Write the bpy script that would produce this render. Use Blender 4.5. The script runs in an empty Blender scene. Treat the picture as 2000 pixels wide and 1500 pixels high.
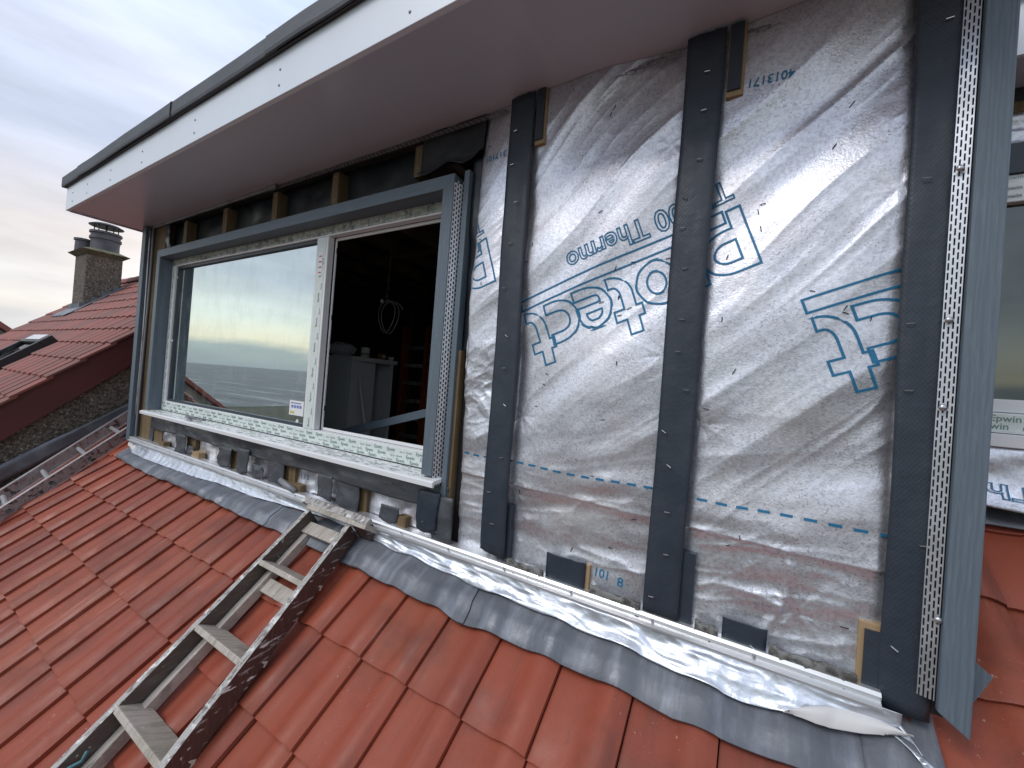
import bpy, math, random
import numpy as np
from mathutils import Vector, Matrix
random.seed(7)
C = bpy.context.scene
S = 1.3                      # metres per design unit
PI = math.pi
# ------------------------------------------------------------------ camera
cd = bpy.data.cameras.new('camera'); cam = bpy.data.objects.new('camera', cd); C.collection.objects.link(cam)
cd.sensor_fit = 'HORIZONTAL'; cd.sensor_width = 36.0; cd.lens = 788.88/2000*36
cd.clip_start = 0.05; cd.clip_end = 20000
r_ = Vector((0.857524, 0.508807, 0.075944)); u_ = Vector((-0.061956, -0.044407, 0.997091)); f_ = Vector((-0.510699, 0.859735, 0.006557))
cam.matrix_world = Matrix(((r_.x, u_.x, -f_.x, 0), (r_.y, u_.y, -f_.y, -S), (r_.z, u_.z, -f_.z, 0), (0, 0, 0, 1)))
C.camera = cam
C.render.resolution_x = 1024; C.render.resolution_y = 768
C.view_settings.view_transform = 'Standard'; C.view_settings.look = 'None'; C.view_settings.gamma = 1
C.view_settings.exposure = 0.45
# ------------------------------------------------------------------ sky
SUN_EL, SUN_AZ = math.radians(46), math.radians(205)       # azimuth clockwise from +Y
w = bpy.data.worlds.new('World'); C.world = w; w.use_nodes = True
nt = w.node_tree; N = nt.nodes; L = nt.links; N.clear()
out = N.new('ShaderNodeOutputWorld')
sky = N.new('ShaderNodeTexSky'); sky.sky_type = 'NISHITA'; sky.sun_disc = False
sky.sun_elevation = SUN_EL; sky.sun_rotation = SUN_AZ
bg1 = N.new('ShaderNodeBackground'); bg1.inputs[1].default_value = 0.08; L.new(sky.outputs[0], bg1.inputs[0])
tc = N.new('ShaderNodeTexCoord'); sep = N.new('ShaderNodeSeparateXYZ'); L.new(tc.outputs['Generated'], sep.inputs[0])
mp = N.new('ShaderNodeMapping'); mp.inputs['Scale'].default_value = (1.2, 1.2, 5.5); mp.inputs['Location'].default_value = (3.1, .7, 0.2)
L.new(tc.outputs['Generated'], mp.inputs[0])
nz = N.new('ShaderNodeTexNoise'); nz.inputs['Scale'].default_value = 1.5; nz.inputs['Detail'].default_value = 7; nz.inputs['Roughness'].default_value = .52; nz.inputs['Distortion'].default_value = .35
L.new(mp.outputs[0], nz.inputs[0])
def wmath(op, a, b=None):
    m = N.new('ShaderNodeMath'); m.operation = op
    for i, v in enumerate((a, b)):
        if v is None: continue
        if isinstance(v, (int, float)): m.inputs[i].default_value = v
        else: L.new(v, m.inputs[i])
    return m.outputs[0]
zz = wmath('ADD', sep.outputs[2], wmath('MULTIPLY', wmath('SUBTRACT', nz.outputs[0], .5), .11))
def wramp(x, stops):
    r = N.new('ShaderNodeValToRGB'); L.new(x, r.inputs[0]); e = r.color_ramp.elements
    e[0].position = stops[0][0]; e[0].color = (*stops[0][1], 1)
    e[1].position = stops[1][0]; e[1].color = (*stops[1][1], 1)
    for p, c in stops[2:]:
        k = e.new(p); k.color = (*c, 1)
    return r.outputs[0]
# sky over the sea (towards -Y) and sky inland (towards +Y)
sea_sky = wramp(zz, [(0.0, (.33, .40, .46)), (.045, (.40, .47, .50)), (.062, (.92, .86, .68)), (.11, (.84, .89, .84)), (.19, (.56, .61, .69)), (.36, (.54, .60, .70)), (.6, (.72, .80, 1.0)), (1.0, (.80, .89, 1.10))])
land_sky = wramp(zz, [(0.0, (.86, .82, .82)), (.10, (.92, .86, .85)), (.20, (.97, .87, .80)), (.27, (.78, .76, .83)), (.34, (.58, .65, .82)), (.46, (.76, .81, .98)), (.62, (.66, .78, .98)), (1.0, (.78, .86, 1.02))])
mx = N.new('ShaderNodeMixRGB'); L.new(wmath('ADD', wmath('MULTIPLY', sep.outputs[1], 1.4), .5), mx.inputs[0])
L.new(sea_sky, mx.inputs[1]); L.new(land_sky, mx.inputs[2]); mx.use_clamp = True
nz2 = N.new('ShaderNodeTexNoise'); nz2.inputs['Scale'].default_value = 2.4; nz2.inputs['Detail'].default_value = 8; nz2.inputs['Roughness'].default_value = .55; L.new(mp.outputs[0], nz2.inputs[0])
mr = N.new('ShaderNodeMapRange'); mr.inputs[1].default_value = .3; mr.inputs[2].default_value = .7; mr.inputs[3].default_value = .80; mr.inputs[4].default_value = 1.14
L.new(nz2.outputs[0], mr.inputs[0])
mm = N.new('ShaderNodeMixRGB'); mm.blend_type = 'MULTIPLY'; mm.inputs[0].default_value = 1; L.new(mx.outputs[0], mm.inputs[1]); L.new(mr.outputs[0], mm.inputs[2])
bg2 = N.new('ShaderNodeBackground'); bg2.inputs[1].default_value = .88; L.new(mm.outputs[0], bg2.inputs[0])
ms = N.new('ShaderNodeMixShader'); ms.inputs[0].default_value = .9; L.new(bg1.outputs[0], ms.inputs[1]); L.new(bg2.outputs[0], ms.inputs[2]); L.new(ms.outputs[0], out.inputs[0])
sl = bpy.data.lights.new('sun', 'SUN'); sl.energy = 1.0; sl.angle = math.radians(24); sl.color = (1, .97, .93)
so = bpy.data.objects.new('sun', sl); C.collection.objects.link(so)
sd = Vector((math.sin(SUN_AZ)*math.cos(SUN_EL), math.cos(SUN_AZ)*math.cos(SUN_EL), math.sin(SUN_EL)))
so.rotation_euler = sd.to_track_quat('Z', 'Y').to_euler()

# ------------------------------------------------------------------ materials
def mat(name, col, rough=.5, metal=0., var=(), bump=(), spec=.5, rvar=None, attr=None):
    m = bpy.data.materials.new(name); m.use_nodes = True; nt = m.node_tree; N = nt.nodes; L = nt.links
    b = N['Principled BSDF']; b.inputs['Roughness'].default_value = rough; b.inputs['Metallic'].default_value = metal
    b.inputs['Specular IOR Level'].default_value = spec
    tc = N.new('ShaderNodeTexCoord'); cur = None
    def noise(scale, detail=5, rot=(0, 0, 0), rgh=.6, kind='noise'):
        mp = N.new('ShaderNodeMapping'); mp.inputs['Rotation'].default_value = rot
        mp.inputs['Scale'].default_value = scale if isinstance(scale, tuple) else (scale,)*3
        L.new(tc.outputs['Object'], mp.inputs[0])
        if kind == 'noise':
            n = N.new('ShaderNodeTexNoise'); n.inputs['Scale'].default_value = 1; n.inputs['Detail'].default_value = detail; n.inputs['Roughness'].default_value = rgh; o = n.outputs[0]
        elif kind == 'voronoi':
            n = N.new('ShaderNodeTexVoronoi'); n.inputs['Scale'].default_value = 1; o = n.outputs['Distance']
        elif kind == 'wave':
            n = N.new('ShaderNodeTexWave'); n.inputs['Scale'].default_value = 1; n.inputs['Distortion'].default_value = detail; o = n.outputs['Fac']
        elif kind == 'grain':
            n = N.new('ShaderNodeTexWave'); n.inputs['Scale'].default_value = 1; n.inputs['Distortion'].default_value = detail; n.inputs['Detail'].default_value = 4; o = n.outputs['Fac']
        L.new(mp.outputs[0], n.inputs[0]); return o
    rgb = N.new('ShaderNodeRGB'); rgb.outputs[0].default_value = (*col, 1); cur = rgb.outputs[0]
    if attr:
        a = N.new('ShaderNodeAttribute'); a.attribute_name = attr[0]
        x = N.new('ShaderNodeMixRGB'); L.new(a.outputs['Fac'], x.inputs[0]); L.new(cur, x.inputs[1]); x.inputs[2].default_value = (*attr[1], 1); cur = x.outputs[0]
    for v in var:
        o = noise(v['s'], v.get('d', 5), v.get('rot', (0, 0, 0)), v.get('r', .6), v.get('k', 'noise'))
        r = N.new('ShaderNodeMapRange'); r.inputs[1].default_value = v.get('lo', .4); r.inputs[2].default_value = v.get('hi', .6); r.inputs[4].default_value = v.get('a', 1)
        L.new(o, r.inputs[0])
        fac = r.outputs[0]
        if 'mask' in v:
            o2 = noise(v['mask'][0], 3); r2 = N.new('ShaderNodeMapRange'); r2.inputs[1].default_value = v['mask'][1]; r2.inputs[2].default_value = v['mask'][2]; L.new(o2, r2.inputs[0])
            q = N.new('ShaderNodeMath'); q.operation = 'MULTIPLY'; L.new(fac, q.inputs[0]); L.new(r2.outputs[0], q.inputs[1]); fac = q.outputs[0]
        x = N.new('ShaderNodeMixRGB'); L.new(fac, x.inputs[0]); L.new(cur, x.inputs[1]); x.inputs[2].default_value = (*v['c'], 1); cur = x.outputs[0]
    L.new(cur, b.inputs['Base Color'])
    if rvar:
        o = noise(rvar[0], 4); r = N.new('ShaderNodeMapRange'); r.inputs[1].default_value = .35; r.inputs[2].default_value = .65; r.inputs[3].default_value = rvar[1]; r.inputs[4].default_value = rvar[2]
        L.new(o, r.inputs[0]); L.new(r.outputs[0], b.inputs['Roughness'])
    prev = None
    for q in bump:
        o = noise(q['s'], q.get('d', 4), q.get('rot', (0, 0, 0)), q.get('r', .6), q.get('k', 'noise'))
        bp = N.new('ShaderNodeBump'); bp.inputs['Strength'].default_value = q.get('a', .3); bp.inputs['Distance'].default_value = q.get('h', .002)
        L.new(o, bp.inputs['Height'])
        if prev: L.new(prev, bp.inputs['Normal'])
        prev = bp.outputs[0]
    if prev: L.new(prev, b.inputs['Normal'])
    return m
TH = math.radians(34.6); CT, ST = math.cos(TH), math.sin(TH)
RR = (-TH, 0, 0)
M = {}
M['tile'] = mat('terracotta tile', (.300, .070, .040), .60, attr=('tint', (.205, .050, .032)), rvar=(9, .34, .56),
    var=[dict(s=2.1, c=(.31, .085, .045), lo=.42, hi=.68, a=.7), dict(s=(30, 1.6, 1.6), rot=RR, c=(.36, .15, .12), lo=.60, hi=.80, a=.32, mask=(1.3, .45, .6)),
         dict(s=(14, 1.2, 1.2), rot=RR, c=(.58, .44, .42), lo=.60, hi=.72, a=.45, mask=(2.2, .50, .58)), dict(s=75, c=(.55, .38, .32), lo=.66, hi=.70, a=.6, mask=(3, .48, .58)),
         dict(s=5, c=(.13, .042, .03), lo=.50, hi=.72, a=.6), dict(s=(22, 2, 2), rot=RR, c=(.12, .045, .035), lo=.54, hi=.68, a=.4)],
    bump=[dict(s=260, a=.45, h=.0014), dict(s=14, a=.2, h=.004)], spec=.26)
M['tile_far'] = mat('weathered red tile', (.27, .070, .052), .6, attr=('tint', (.165, .055, .045)), var=[dict(s=2, c=(.15, .07, .055), lo=.4, hi=.7, a=.6)], bump=[dict(s=120, a=.3, h=.002)])
M['lead'] = mat('lead sheet', (.135, .145, .165), .5, .25, rvar=(6, .36, .66),
    var=[dict(s=(16, 3, 3), rot=RR, c=(.30, .32, .37), lo=.48, hi=.68, a=.7), dict(s=4, c=(.085, .095, .115), lo=.45, hi=.7, a=.6), dict(s=(40, 4, 4), rot=RR, c=(.45, .47, .52), lo=.64, hi=.74, a=.5, mask=(5, .5, .62))],
    bump=[dict(s=18, a=.45, h=.006), dict(s=(70, 10, 10), rot=RR, a=.3, h=.003), dict(s=90, a=.2, h=.002)])
M['foil'] = mat('breather foil', (.80, .825, .90), .38, .76, rvar=(3.0, .31, .44),
    var=[dict(s=5, c=(.60, .59, .63), lo=.42, hi=.66, a=.7), dict(s=150, d=1, c=(.34, .33, .37), lo=.60, hi=.66, a=.7, mask=(5, .36, .54)), dict(s=90, d=3, c=(.52, .52, .58), lo=.46, hi=.60, a=.55), dict(s=2.2, c=(.86, .79, .74), lo=.5, hi=.7, a=.35)],
    bump=[dict(s=190, d=3, a=.45, h=.0016), dict(s=38, d=3, a=.16, h=.003)])
M['foil_skirt'] = mat('bright flashing foil', (.68, .72, .79), .40, .80, rvar=(7, .33, .50), var=[dict(s=9, c=(.52, .53, .57), lo=.5, hi=.7, a=.6)],
    bump=[dict(k='voronoi', s=16, a=.42, h=.010), dict(k='voronoi', s=41, a=.25, h=.004), dict(s=240, d=2, a=.3, h=.0008), dict(s=40, d=4, a=.35, h=.004)])
M['foil_white'] = mat('pale foil underside', (.62, .61, .60), .6, 0, bump=[dict(s=30, a=.2, h=.003)])
M['ink'] = mat('blue ink', (.018, .17, .33), .5, .15)
M['ink_dark'] = mat('dark blue ink', (.02, .06, .16), .5)
M['tape_ink'] = mat('grey green ink', (.17, .26, .235), .6)
M['dpc'] = mat('embossed black plastic', (.026, .036, .052), .5, 0, rvar=(5, .34, .56), var=[dict(s=6, c=(.040, .050, .068), lo=.45, hi=.7, a=.7), dict(s=90, c=(.16, .16, .17), lo=.70, hi=.74, a=.35)],
    bump=[dict(k='wave', s=(44, 44, 44), d=0, rot=(0, .62, 0), a=.07, h=.002), dict(k='wave', s=(44, 44, 44), d=0, rot=(0, -.62, 0), a=.07, h=.002), dict(s=7, a=.25, h=.02)])
M['dpc_smooth'] = mat('soft grey plastic sheet', (.062, .070, .080), .38, 0, var=[dict(s=7, c=(.095, .103, .115), lo=.45, hi=.7, a=.7)], bump=[dict(s=9, a=.5, h=.02), dict(s=60, a=.15, h=.003)])
M['black_sheet'] = mat('black building membrane', (.022, .026, .032), .33, 0, var=[dict(s=5, c=(.04, .046, .055), lo=.4, hi=.7)], bump=[dict(s=4, a=.4, h=.02)])
M['stud'] = mat('treated timber', (.19, .125, .06), .7, 0, var=[dict(s=(60, 60, 4), c=(.10, .066, .035), lo=.4, hi=.65, a=.8), dict(s=9, c=(.13, .10, .045), lo=.45, hi=.7, a=.6)], bump=[dict(s=(120, 120, 8), a=.4, h=.002)])
M['stud_pale'] = mat('fresh sawn timber', (.36, .25, .14), .65, 0, var=[dict(s=(60, 60, 4), c=(.28, .18, .09), lo=.45, hi=.65, a=.7)], bump=[dict(s=(120, 120, 8), a=.3, h=.002)])
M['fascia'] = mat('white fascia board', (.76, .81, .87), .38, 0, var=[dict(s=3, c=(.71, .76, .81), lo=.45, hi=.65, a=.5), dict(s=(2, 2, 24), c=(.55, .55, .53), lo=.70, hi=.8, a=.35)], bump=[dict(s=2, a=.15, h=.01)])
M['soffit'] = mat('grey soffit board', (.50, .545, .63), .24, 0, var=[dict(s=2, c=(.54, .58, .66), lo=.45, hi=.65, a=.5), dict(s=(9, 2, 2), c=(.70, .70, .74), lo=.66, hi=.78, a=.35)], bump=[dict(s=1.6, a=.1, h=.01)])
M['roofedge'] = mat('dark roofing membrane', (.060, .066, .076), .6, 0, var=[dict(s=5, c=(.09, .095, .108), lo=.45, hi=.65, a=.6), dict(s=(40, 8, 8), c=(.32, .33, .35), lo=.68, hi=.76, a=.5, mask=(2, .5, .6))], bump=[dict(s=14, a=.3, h=.008)])
GR = dict(k='grain', s=(9, 9, 1.3), d=9)
M['trim'] = mat('grey woodgrain cladding trim', (.118, .155, .190), .48, 0, var=[dict(k='grain', s=(34, 34, 2.6), d=9, c=(.085, .115, .145), lo=.35, hi=.75, a=.38), dict(s=(210, 210, 12), c=(.17, .21, .245), lo=.52, hi=.66, a=.5)],
    bump=[dict(k='grain', s=(34, 34, 2.6), d=7, a=.25, h=.0012), dict(s=(260, 260, 14), a=.5, h=.0012)])
M['trim_h'] = mat('grey woodgrain trim laid flat', (.118, .155, .190), .48, 0, var=[dict(s=(12, 210, 210), c=(.17, .21, .245), lo=.52, hi=.66, a=.5), dict(s=(5, 90, 90), c=(.085, .115, .145), lo=.5, hi=.7, a=.6)], bump=[dict(s=(14, 260, 260), a=.5, h=.0012)])
M['trim_dark'] = mat('plain dark grey metal', (.05, .065, .08), .4, .2)
M['upvc'] = mat('white window plastic', (.78, .79, .80), .28, 0, var=[dict(s=8, c=(.66, .67, .66), lo=.5, hi=.75, a=.4)])
M['tape'] = mat('pale green protective tape', (.66, .72, .69), .35, 0, var=[dict(s=40, c=(.80, .84, .82), lo=.45, hi=.65, a=.6), dict(s=12, c=(.50, .55, .52), lo=.56, hi=.75, a=.5)], bump=[dict(s=35, a=.25, h=.002)])
M['tape_torn'] = mat('torn tape and filler', (.42, .42, .37), .7, 0, var=[dict(s=22, c=(.13, .13, .11), lo=.5, hi=.6, a=.85), dict(s=60, c=(.62, .62, .58), lo=.52, hi=.62, a=.7)], bump=[dict(s=50, a=.7, h=.006)])
M['alu'] = mat('perforated aluminium', (.60, .62, .66), .40, .8, rvar=(9, .32, .48))
M['alu_dull'] = mat('dull aluminium', (.46, .46, .48), .42, .8, var=[dict(s=20, c=(.30, .29, .29), lo=.5, hi=.7, a=.7), dict(s=7, c=(.22, .17, .14), lo=.52, hi=.66, a=.7)], bump=[dict(s=60, a=.3, h=.003)])
M['alu_debris'] = mat('aluminium under leaf debris', (.30, .27, .27), .6, .35, var=[dict(s=26, c=(.045, .028, .022), lo=.52, hi=.58, a=.95, mask=(3, .42, .55)), dict(s=34, c=(.21, .09, .06), lo=.56, hi=.62, a=.9), dict(s=9, c=(.40, .37, .37), lo=.5, hi=.7, a=.6)], bump=[dict(s=50, a=.8, h=.008)])
M['trim_alu'] = mat('pale aluminium rail', (.72, .73, .74), .36, .75, var=[dict(s=(3, 40, 40), c=(.45, .43, .41), lo=.5, hi=.7, a=.5)])
M['steel'] = mat('zinc screw', (.5, .5, .52), .3, .9)
M['screw_dark'] = mat('grey screw cap', (.24, .26, .29), .4, .2)
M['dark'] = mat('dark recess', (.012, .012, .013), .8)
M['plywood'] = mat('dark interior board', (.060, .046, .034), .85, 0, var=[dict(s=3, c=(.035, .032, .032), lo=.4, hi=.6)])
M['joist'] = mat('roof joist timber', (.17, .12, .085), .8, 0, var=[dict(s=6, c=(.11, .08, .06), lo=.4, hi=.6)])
M['cab'] = mat('white melamine board', (.55, .57, .60), .45)
M['plastic_bag'] = mat('crumpled clear bag', (.52, .55, .58), .25, 0, bump=[dict(s=40, a=.9, h=.02)])
M['orange'] = mat('orange fibreglass', (.30, .065, .018), .5)
M['yellowwood'] = mat('yellow timber length', (.20, .13, .05), .6)
M['cream'] = mat('cream label', (.62, .60, .48), .5)
M['brownjar'] = mat('brown carton', (.20, .10, .06), .5)
M['cable'] = mat('white cable', (.22, .22, .22), .5)
M['cable_grey'] = mat('grey cable', (.22, .23, .25), .45)
M['harl'] = mat('pebbledash render', (.175, .145, .115), .95, 0, var=[dict(s=38, d=3, c=(.055, .047, .04), lo=.42, hi=.58, a=.85), dict(s=55, d=2, c=(.42, .38, .33), lo=.60, hi=.66, a=.75), dict(s=2.2, c=(.13, .12, .07), lo=.5, hi=.7, a=.5)], bump=[dict(s=42, a=1, h=.02), dict(s=90, a=.6, h=.008)])
M['moss'] = mat('mossy concrete cope', (.16, .15, .10), .95, 0, var=[dict(s=9, c=(.06, .065, .025), lo=.42, hi=.6, a=.8), dict(s=40, c=(.24, .22, .18), lo=.58, hi=.68, a=.6)], bump=[dict(s=40, a=.8, h=.012)])
M['barge'] = mat('dark red painted board', (.105, .024, .022), .6, 0, var=[dict(s=4, c=(.08, .022, .02), lo=.4, hi=.7)])
M['pot'] = mat('grey clay pot', (.105, .10, .115), .6, 0, var=[dict(s=6, c=(.06, .058, .066), lo=.45, hi=.65)])
M['iron'] = mat('black painted metal', (.02, .022, .026), .4, .2)
M['wood_old'] = mat('weathered grey wood', (.45, .40, .35), .75, 0, var=[dict(s=(120, 9, 9), rot=RR, c=(.18, .16, .145), lo=.50, hi=.66, a=.7), dict(s=24, c=(.60, .59, .55), lo=.62, hi=.68, a=.8), dict(s=8, c=(.18, .165, .11), lo=.5, hi=.7, a=.5)], bump=[dict(s=(160, 14, 14), rot=RR, a=.6, h=.003), dict(s=50, a=.3, h=.004)])
M['wood_brown'] = mat('dark varnished wood with paint drips', (.066, .034, .030), .42, 0, var=[dict(s=(90, 90, 7), rot=RR, c=(.11, .055, .045), lo=.5, hi=.66, a=.6), dict(s=(60, 6, 60), rot=RR, c=(.50, .49, .47), lo=.60, hi=.64, a=.5), dict(s=(26, 9, 26), rot=RR, c=(.66, .66, .64), lo=.64, hi=.66, a=.9), dict(s=34, c=(.62, .62, .60), lo=.655, hi=.68, a=.8)], bump=[dict(s=(120, 120, 9), rot=RR, a=.6, h=.004)])
M['wood_brown_in'] = mat('dark inner rail wood', (.085, .062, .052), .6, 0, var=[dict(s=(90, 9, 90), rot=RR, c=(.14, .12, .10), lo=.48, hi=.64, a=.6), dict(s=12, c=(.50, .50, .49), lo=.645, hi=.67, a=.85), dict(s=50, c=(.5, .5, .48), lo=.67, hi=.69, a=.8)], bump=[dict(s=(90, 9, 90), rot=RR, a=.5, h=.003)])
M['wood_pale'] = mat('worn paint-spattered edge', (.40, .38, .36), .65, 0, var=[dict(s=(90, 9, 60), rot=RR, c=(.12, .09, .08), lo=.50, hi=.58, a=.8), dict(s=30, c=(.72, .72, .70), lo=.56, hi=.62, a=.85)], bump=[dict(s=(90, 12, 90), rot=RR, a=.6, h=.003)])
M['teal'] = mat('teal string', (.06, .17, .19), .6)
M['grit'] = mat('grimy mastic edge', (.20, .20, .19), .8, 0, var=[dict(s=40, c=(.07, .065, .06), lo=.45, hi=.6)], bump=[dict(s=60, a=.7, h=.006)])
M['sticker'] = mat('white energy label', (.80, .80, .80), .35)
M['stick_blue'] = mat('label blue print', (.15, .2, .5), .5)
M['stick_yel'] = mat('label yellow print', (.6, .5, .15), .5)
M['stick_red'] = mat('label red print', (.55, .14, .12), .5)
M['staple'] = mat('galvanised staple', (.62, .63, .66), .3, .9)
M['wall'] = mat('grey rendered house wall', (.33, .31, .28), .9, 0, var=[dict(s=3, c=(.25, .24, .21), lo=.4, hi=.6)], bump=[dict(s=30, a=.4, h=.01)])
M['sea'] = mat('sea water', (.030, .040, .045), .38, 0, bump=[dict(s=(.02, .16, .1), d=6, a=1, h=3.2), dict(s=(.3, .7, .5), a=.6, h=.35)], var=[dict(s=(.012, .13, .1), d=4, c=(.34, .37, .38), lo=.56, hi=.68, a=.8)])
M['ground'] = mat('grassy shore ground', (.040, .038, .030), .95, 0, var=[dict(s=.4, c=(.05, .06, .03), lo=.4, hi=.6), dict(s=.06, c=(.09, .08, .06), lo=.5, hi=.6, a=.7)])
def glass(name, tint, refl, rough=.004):
    m = bpy.data.materials.new(name); m.use_nodes = True; nt = m.node_tree; N = nt.nodes; L = nt.links; N.clear()
    o = N.new('ShaderNodeOutputMaterial'); t = N.new('ShaderNodeBsdfTransparent'); t.inputs[0].default_value = (*tint, 1)
    g = N.new('ShaderNodeBsdfGlossy'); g.inputs[0].default_value = (.88, .95, .93, 1)
    tc = N.new('ShaderNodeTexCoord'); n = N.new('ShaderNodeTexNoise'); n.inputs['Scale'].default_value = 9; n.inputs['Detail'].default_value = 8
    mp = N.new('ShaderNodeMapping'); mp.inputs['Scale'].default_value = (1.3, 1, .7); L.new(tc.outputs['Object'], mp.inputs[0]); L.new(mp.outputs[0], n.inputs[0])
    r = N.new('ShaderNodeMapRange'); r.inputs[1].default_value = .42; r.inputs[2].default_value = .75; r.inputs[3].default_value = rough; r.inputs[4].default_value = rough+.022; L.new(n.outputs[0], r.inputs[0]); L.new(r.outputs[0], g.inputs['Roughness'])
    d = N.new('ShaderNodeBsdfDiffuse'); d.inputs[0].default_value = (.5, .52, .5, 1)
    m1 = N.new('ShaderNodeMixShader'); m1.inputs[0].default_value = refl; L.new(t.outputs[0], m1.inputs[1]); L.new(g.outputs[0], m1.inputs[2])
    r2 = N.new('ShaderNodeMapRange'); r2.inputs[1].default_value = .5; r2.inputs[2].default_value = .8; r2.inputs[4].default_value = .14; L.new(n.outputs[0], r2.inputs[0])
    m2 = N.new('ShaderNodeMixShader'); L.new(r2.outputs[0], m2.inputs[0]); L.new(m1.outputs[0], m2.inputs[1]); L.new(d.outputs[0], m2.inputs[2]); L.new(m2.outputs[0], o.inputs[0]); return m
M['glass'] = glass('dusty double glazing', (.55, .6, .6), .80)
M['glass_dark'] = glass('dark window glass', (.12, .13, .15), .14)
M['glass_sky'] = glass('rooflight glass', (.05, .05, .06), .3)

# ------------------------------------------------------------------ mesh helpers (design units)
class MB:
    def __init__(s): s.v = []; s.f = []; s.t = []
    def add(s, vs, fs, tint=0.):
        k = len(s.v); s.v += [tuple(p) for p in vs]; s.f += [tuple(i+k for i in f) for f in fs]; s.t += [tint]*len(fs); return s
    def box(s, x0, x1, y0, y1, z0, z1):
        return s.add([(x0,y0,z0),(x1,y0,z0),(x1,y1,z0),(x0,y1,z0),(x0,y0,z1),(x1,y0,z1),(x1,y1,z1),(x0,y1,z1)],
                     [(0,3,2,1),(4,5,6,7),(0,1,5,4),(1,2,6,5),(2,3,7,6),(3,0,4,7)])
    def hexa(s, p): # 8 corners: bottom loop 4, top loop 4
        return s.add(p, [(0,3,2,1),(4,5,6,7),(0,1,5,4),(1,2,6,5),(2,3,7,6),(3,0,4,7)])
    def bar(s, a, b, u, v): # bar from a to b with half vectors u, v
        a, b, u, v = map(Vector, (a, b, u, v)); return s.hexa([a-u-v, a+u-v, a+u+v, a-u+v, b-u-v, b+u-v, b+u+v, b-u+v])
    def prism(s, poly, off):
        n = len(poly); o = Vector(off); a = [Vector(p) for p in poly]; b = [p+o for p in a]
        return s.add(a+b, [tuple(range(n))[::-1], tuple(range(n, 2*n))] + [(i, (i+1) % n, n+(i+1) % n, n+i) for i in range(n)])
    def grid(s, P, tint=0.): # P[i][j]
        n, m = len(P), len(P[0]); return s.add([p for r in P for p in r], [(i*m+j, (i+1)*m+j, (i+1)*m+j+1, i*m+j+1) for i in range(n-1) for j in range(m-1)], tint)
    def slab(s, P, off): # closed sheet: grid + offset copy + rim
        n, m = len(P), len(P[0]); o = Vector(off); a = [Vector(p) for r in P for p in r]; b = [p+o for p in a]; k = n*m
        fs = [(i*m+j, (i+1)*m+j, (i+1)*m+j+1, i*m+j+1) for i in range(n-1) for j in range(m-1)]
        fs += [tuple(q+k for q in f[::-1]) for f in fs]
        rim = [i*m for i in range(n)] + [(n-1)*m+j for j in range(1, m)] + [i*m+m-1 for i in range(n-2, -1, -1)] + [j for j in range(m-2, 0, -1)]
        fs += [(rim[i], rim[i]+k, rim[(i+1) % len(rim)]+k, rim[(i+1) % len(rim)]) for i in range(len(rim))]
        return s.add(a+b, fs)
    def tube(s, pts, r, n=8):
        pts = [Vector(p) for p in pts]; rings = []; prev = None
        rs = r if isinstance(r, (list, tuple)) else [r]*len(pts)
        for i, p in enumerate(pts):
            d = (pts[min(i+1, len(pts)-1)]-pts[max(i-1, 0)]).normalized()
            ref = prev if prev else (Vector((0, 0, 1)) if abs(d.z) < .9 else Vector((1, 0, 0)))
            u = (ref-d*ref.dot(d)).normalized(); prev = u; v = d.cross(u)
            rings.append([p+(u*math.cos(2*PI*k/n)+v*math.sin(2*PI*k/n))*rs[i] for k in range(n)])
        vs = [q for g in rings for q in g]; fs = [(i*n+k, i*n+(k+1) % n, (i+1)*n+(k+1) % n, (i+1)*n+k) for i in range(len(pts)-1) for k in range(n)]
        fs += [tuple(range(n))[::-1], tuple((len(pts)-1)*n+k for k in range(n))]
        return s.add(vs, fs)
    def lathe(s, c, prof, n=24, cap=True): # prof [(r,z)]
        vs = []; m = len(prof)
        for r, z in prof:
            for k in range(n): vs.append((c[0]+r*math.cos(2*PI*k/n), c[1]+r*math.sin(2*PI*k/n), c[2]+z))
        fs = [(i*n+k, i*n+(k+1) % n, (i+1)*n+(k+1) % n, (i+1)*n+k) for i in range(m-1) for k in range(n)]
        if cap: fs += [tuple(range(n))[::-1], tuple((m-1)*n+k for k in range(n))]
        return s.add(vs, fs)
    def dome(s, c, nrm, r, n=10):
        c = Vector(c); d = Vector(nrm).normalized(); ref = Vector((0, 0, 1)) if abs(d.z) < .9 else Vector((1, 0, 0)); u = (ref-d*ref.dot(d)).normalized(); v = d.cross(u)
        vs = [];
        for a in (0, .5, 1.0):
            for k in range(n): vs.append(c+(u*math.cos(2*PI*k/n)+v*math.sin(2*PI*k/n))*r*math.cos(a*1.2)+d*r*.6*math.sin(a*1.2))
        fs = [(i*n+k, i*n+(k+1) % n, (i+1)*n+(k+1) % n, (i+1)*n+k) for i in range(2) for k in range(n)]+[tuple(2*n+k for k in range(n))]
        return s.add(vs, fs)
    def build(s, name, m, parent=None, smooth=False, bevel=0, top=None):
        me = bpy.data.meshes.new(name); off = Vector((0, 0, 0)); p = parent
        while p is not None: off += p.location; p = p.parent
        me.from_pydata([(x*S-off.x, y*S-off.y, z*S-off.z) for x, y, z in s.v], [], s.f)
        me.materials.append(M[m])
        if any(s.t): a = me.attributes.new('tint', 'FLOAT', 'FACE'); a.data.foreach_set('value', s.t)
        if smooth: me.polygons.foreach_set('use_smooth', [True]*len(me.polygons))
        o = bpy.data.objects.new(name, me); C.collection.objects.link(o); o.parent = parent
        if bevel:
            b = o.modifiers.new('bevel', 'BEVEL'); b.width = bevel*S; b.segments = 2; b.limit_method = 'ANGLE'
        if top:
            o['label'], o['category'] = top
        return o
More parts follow.
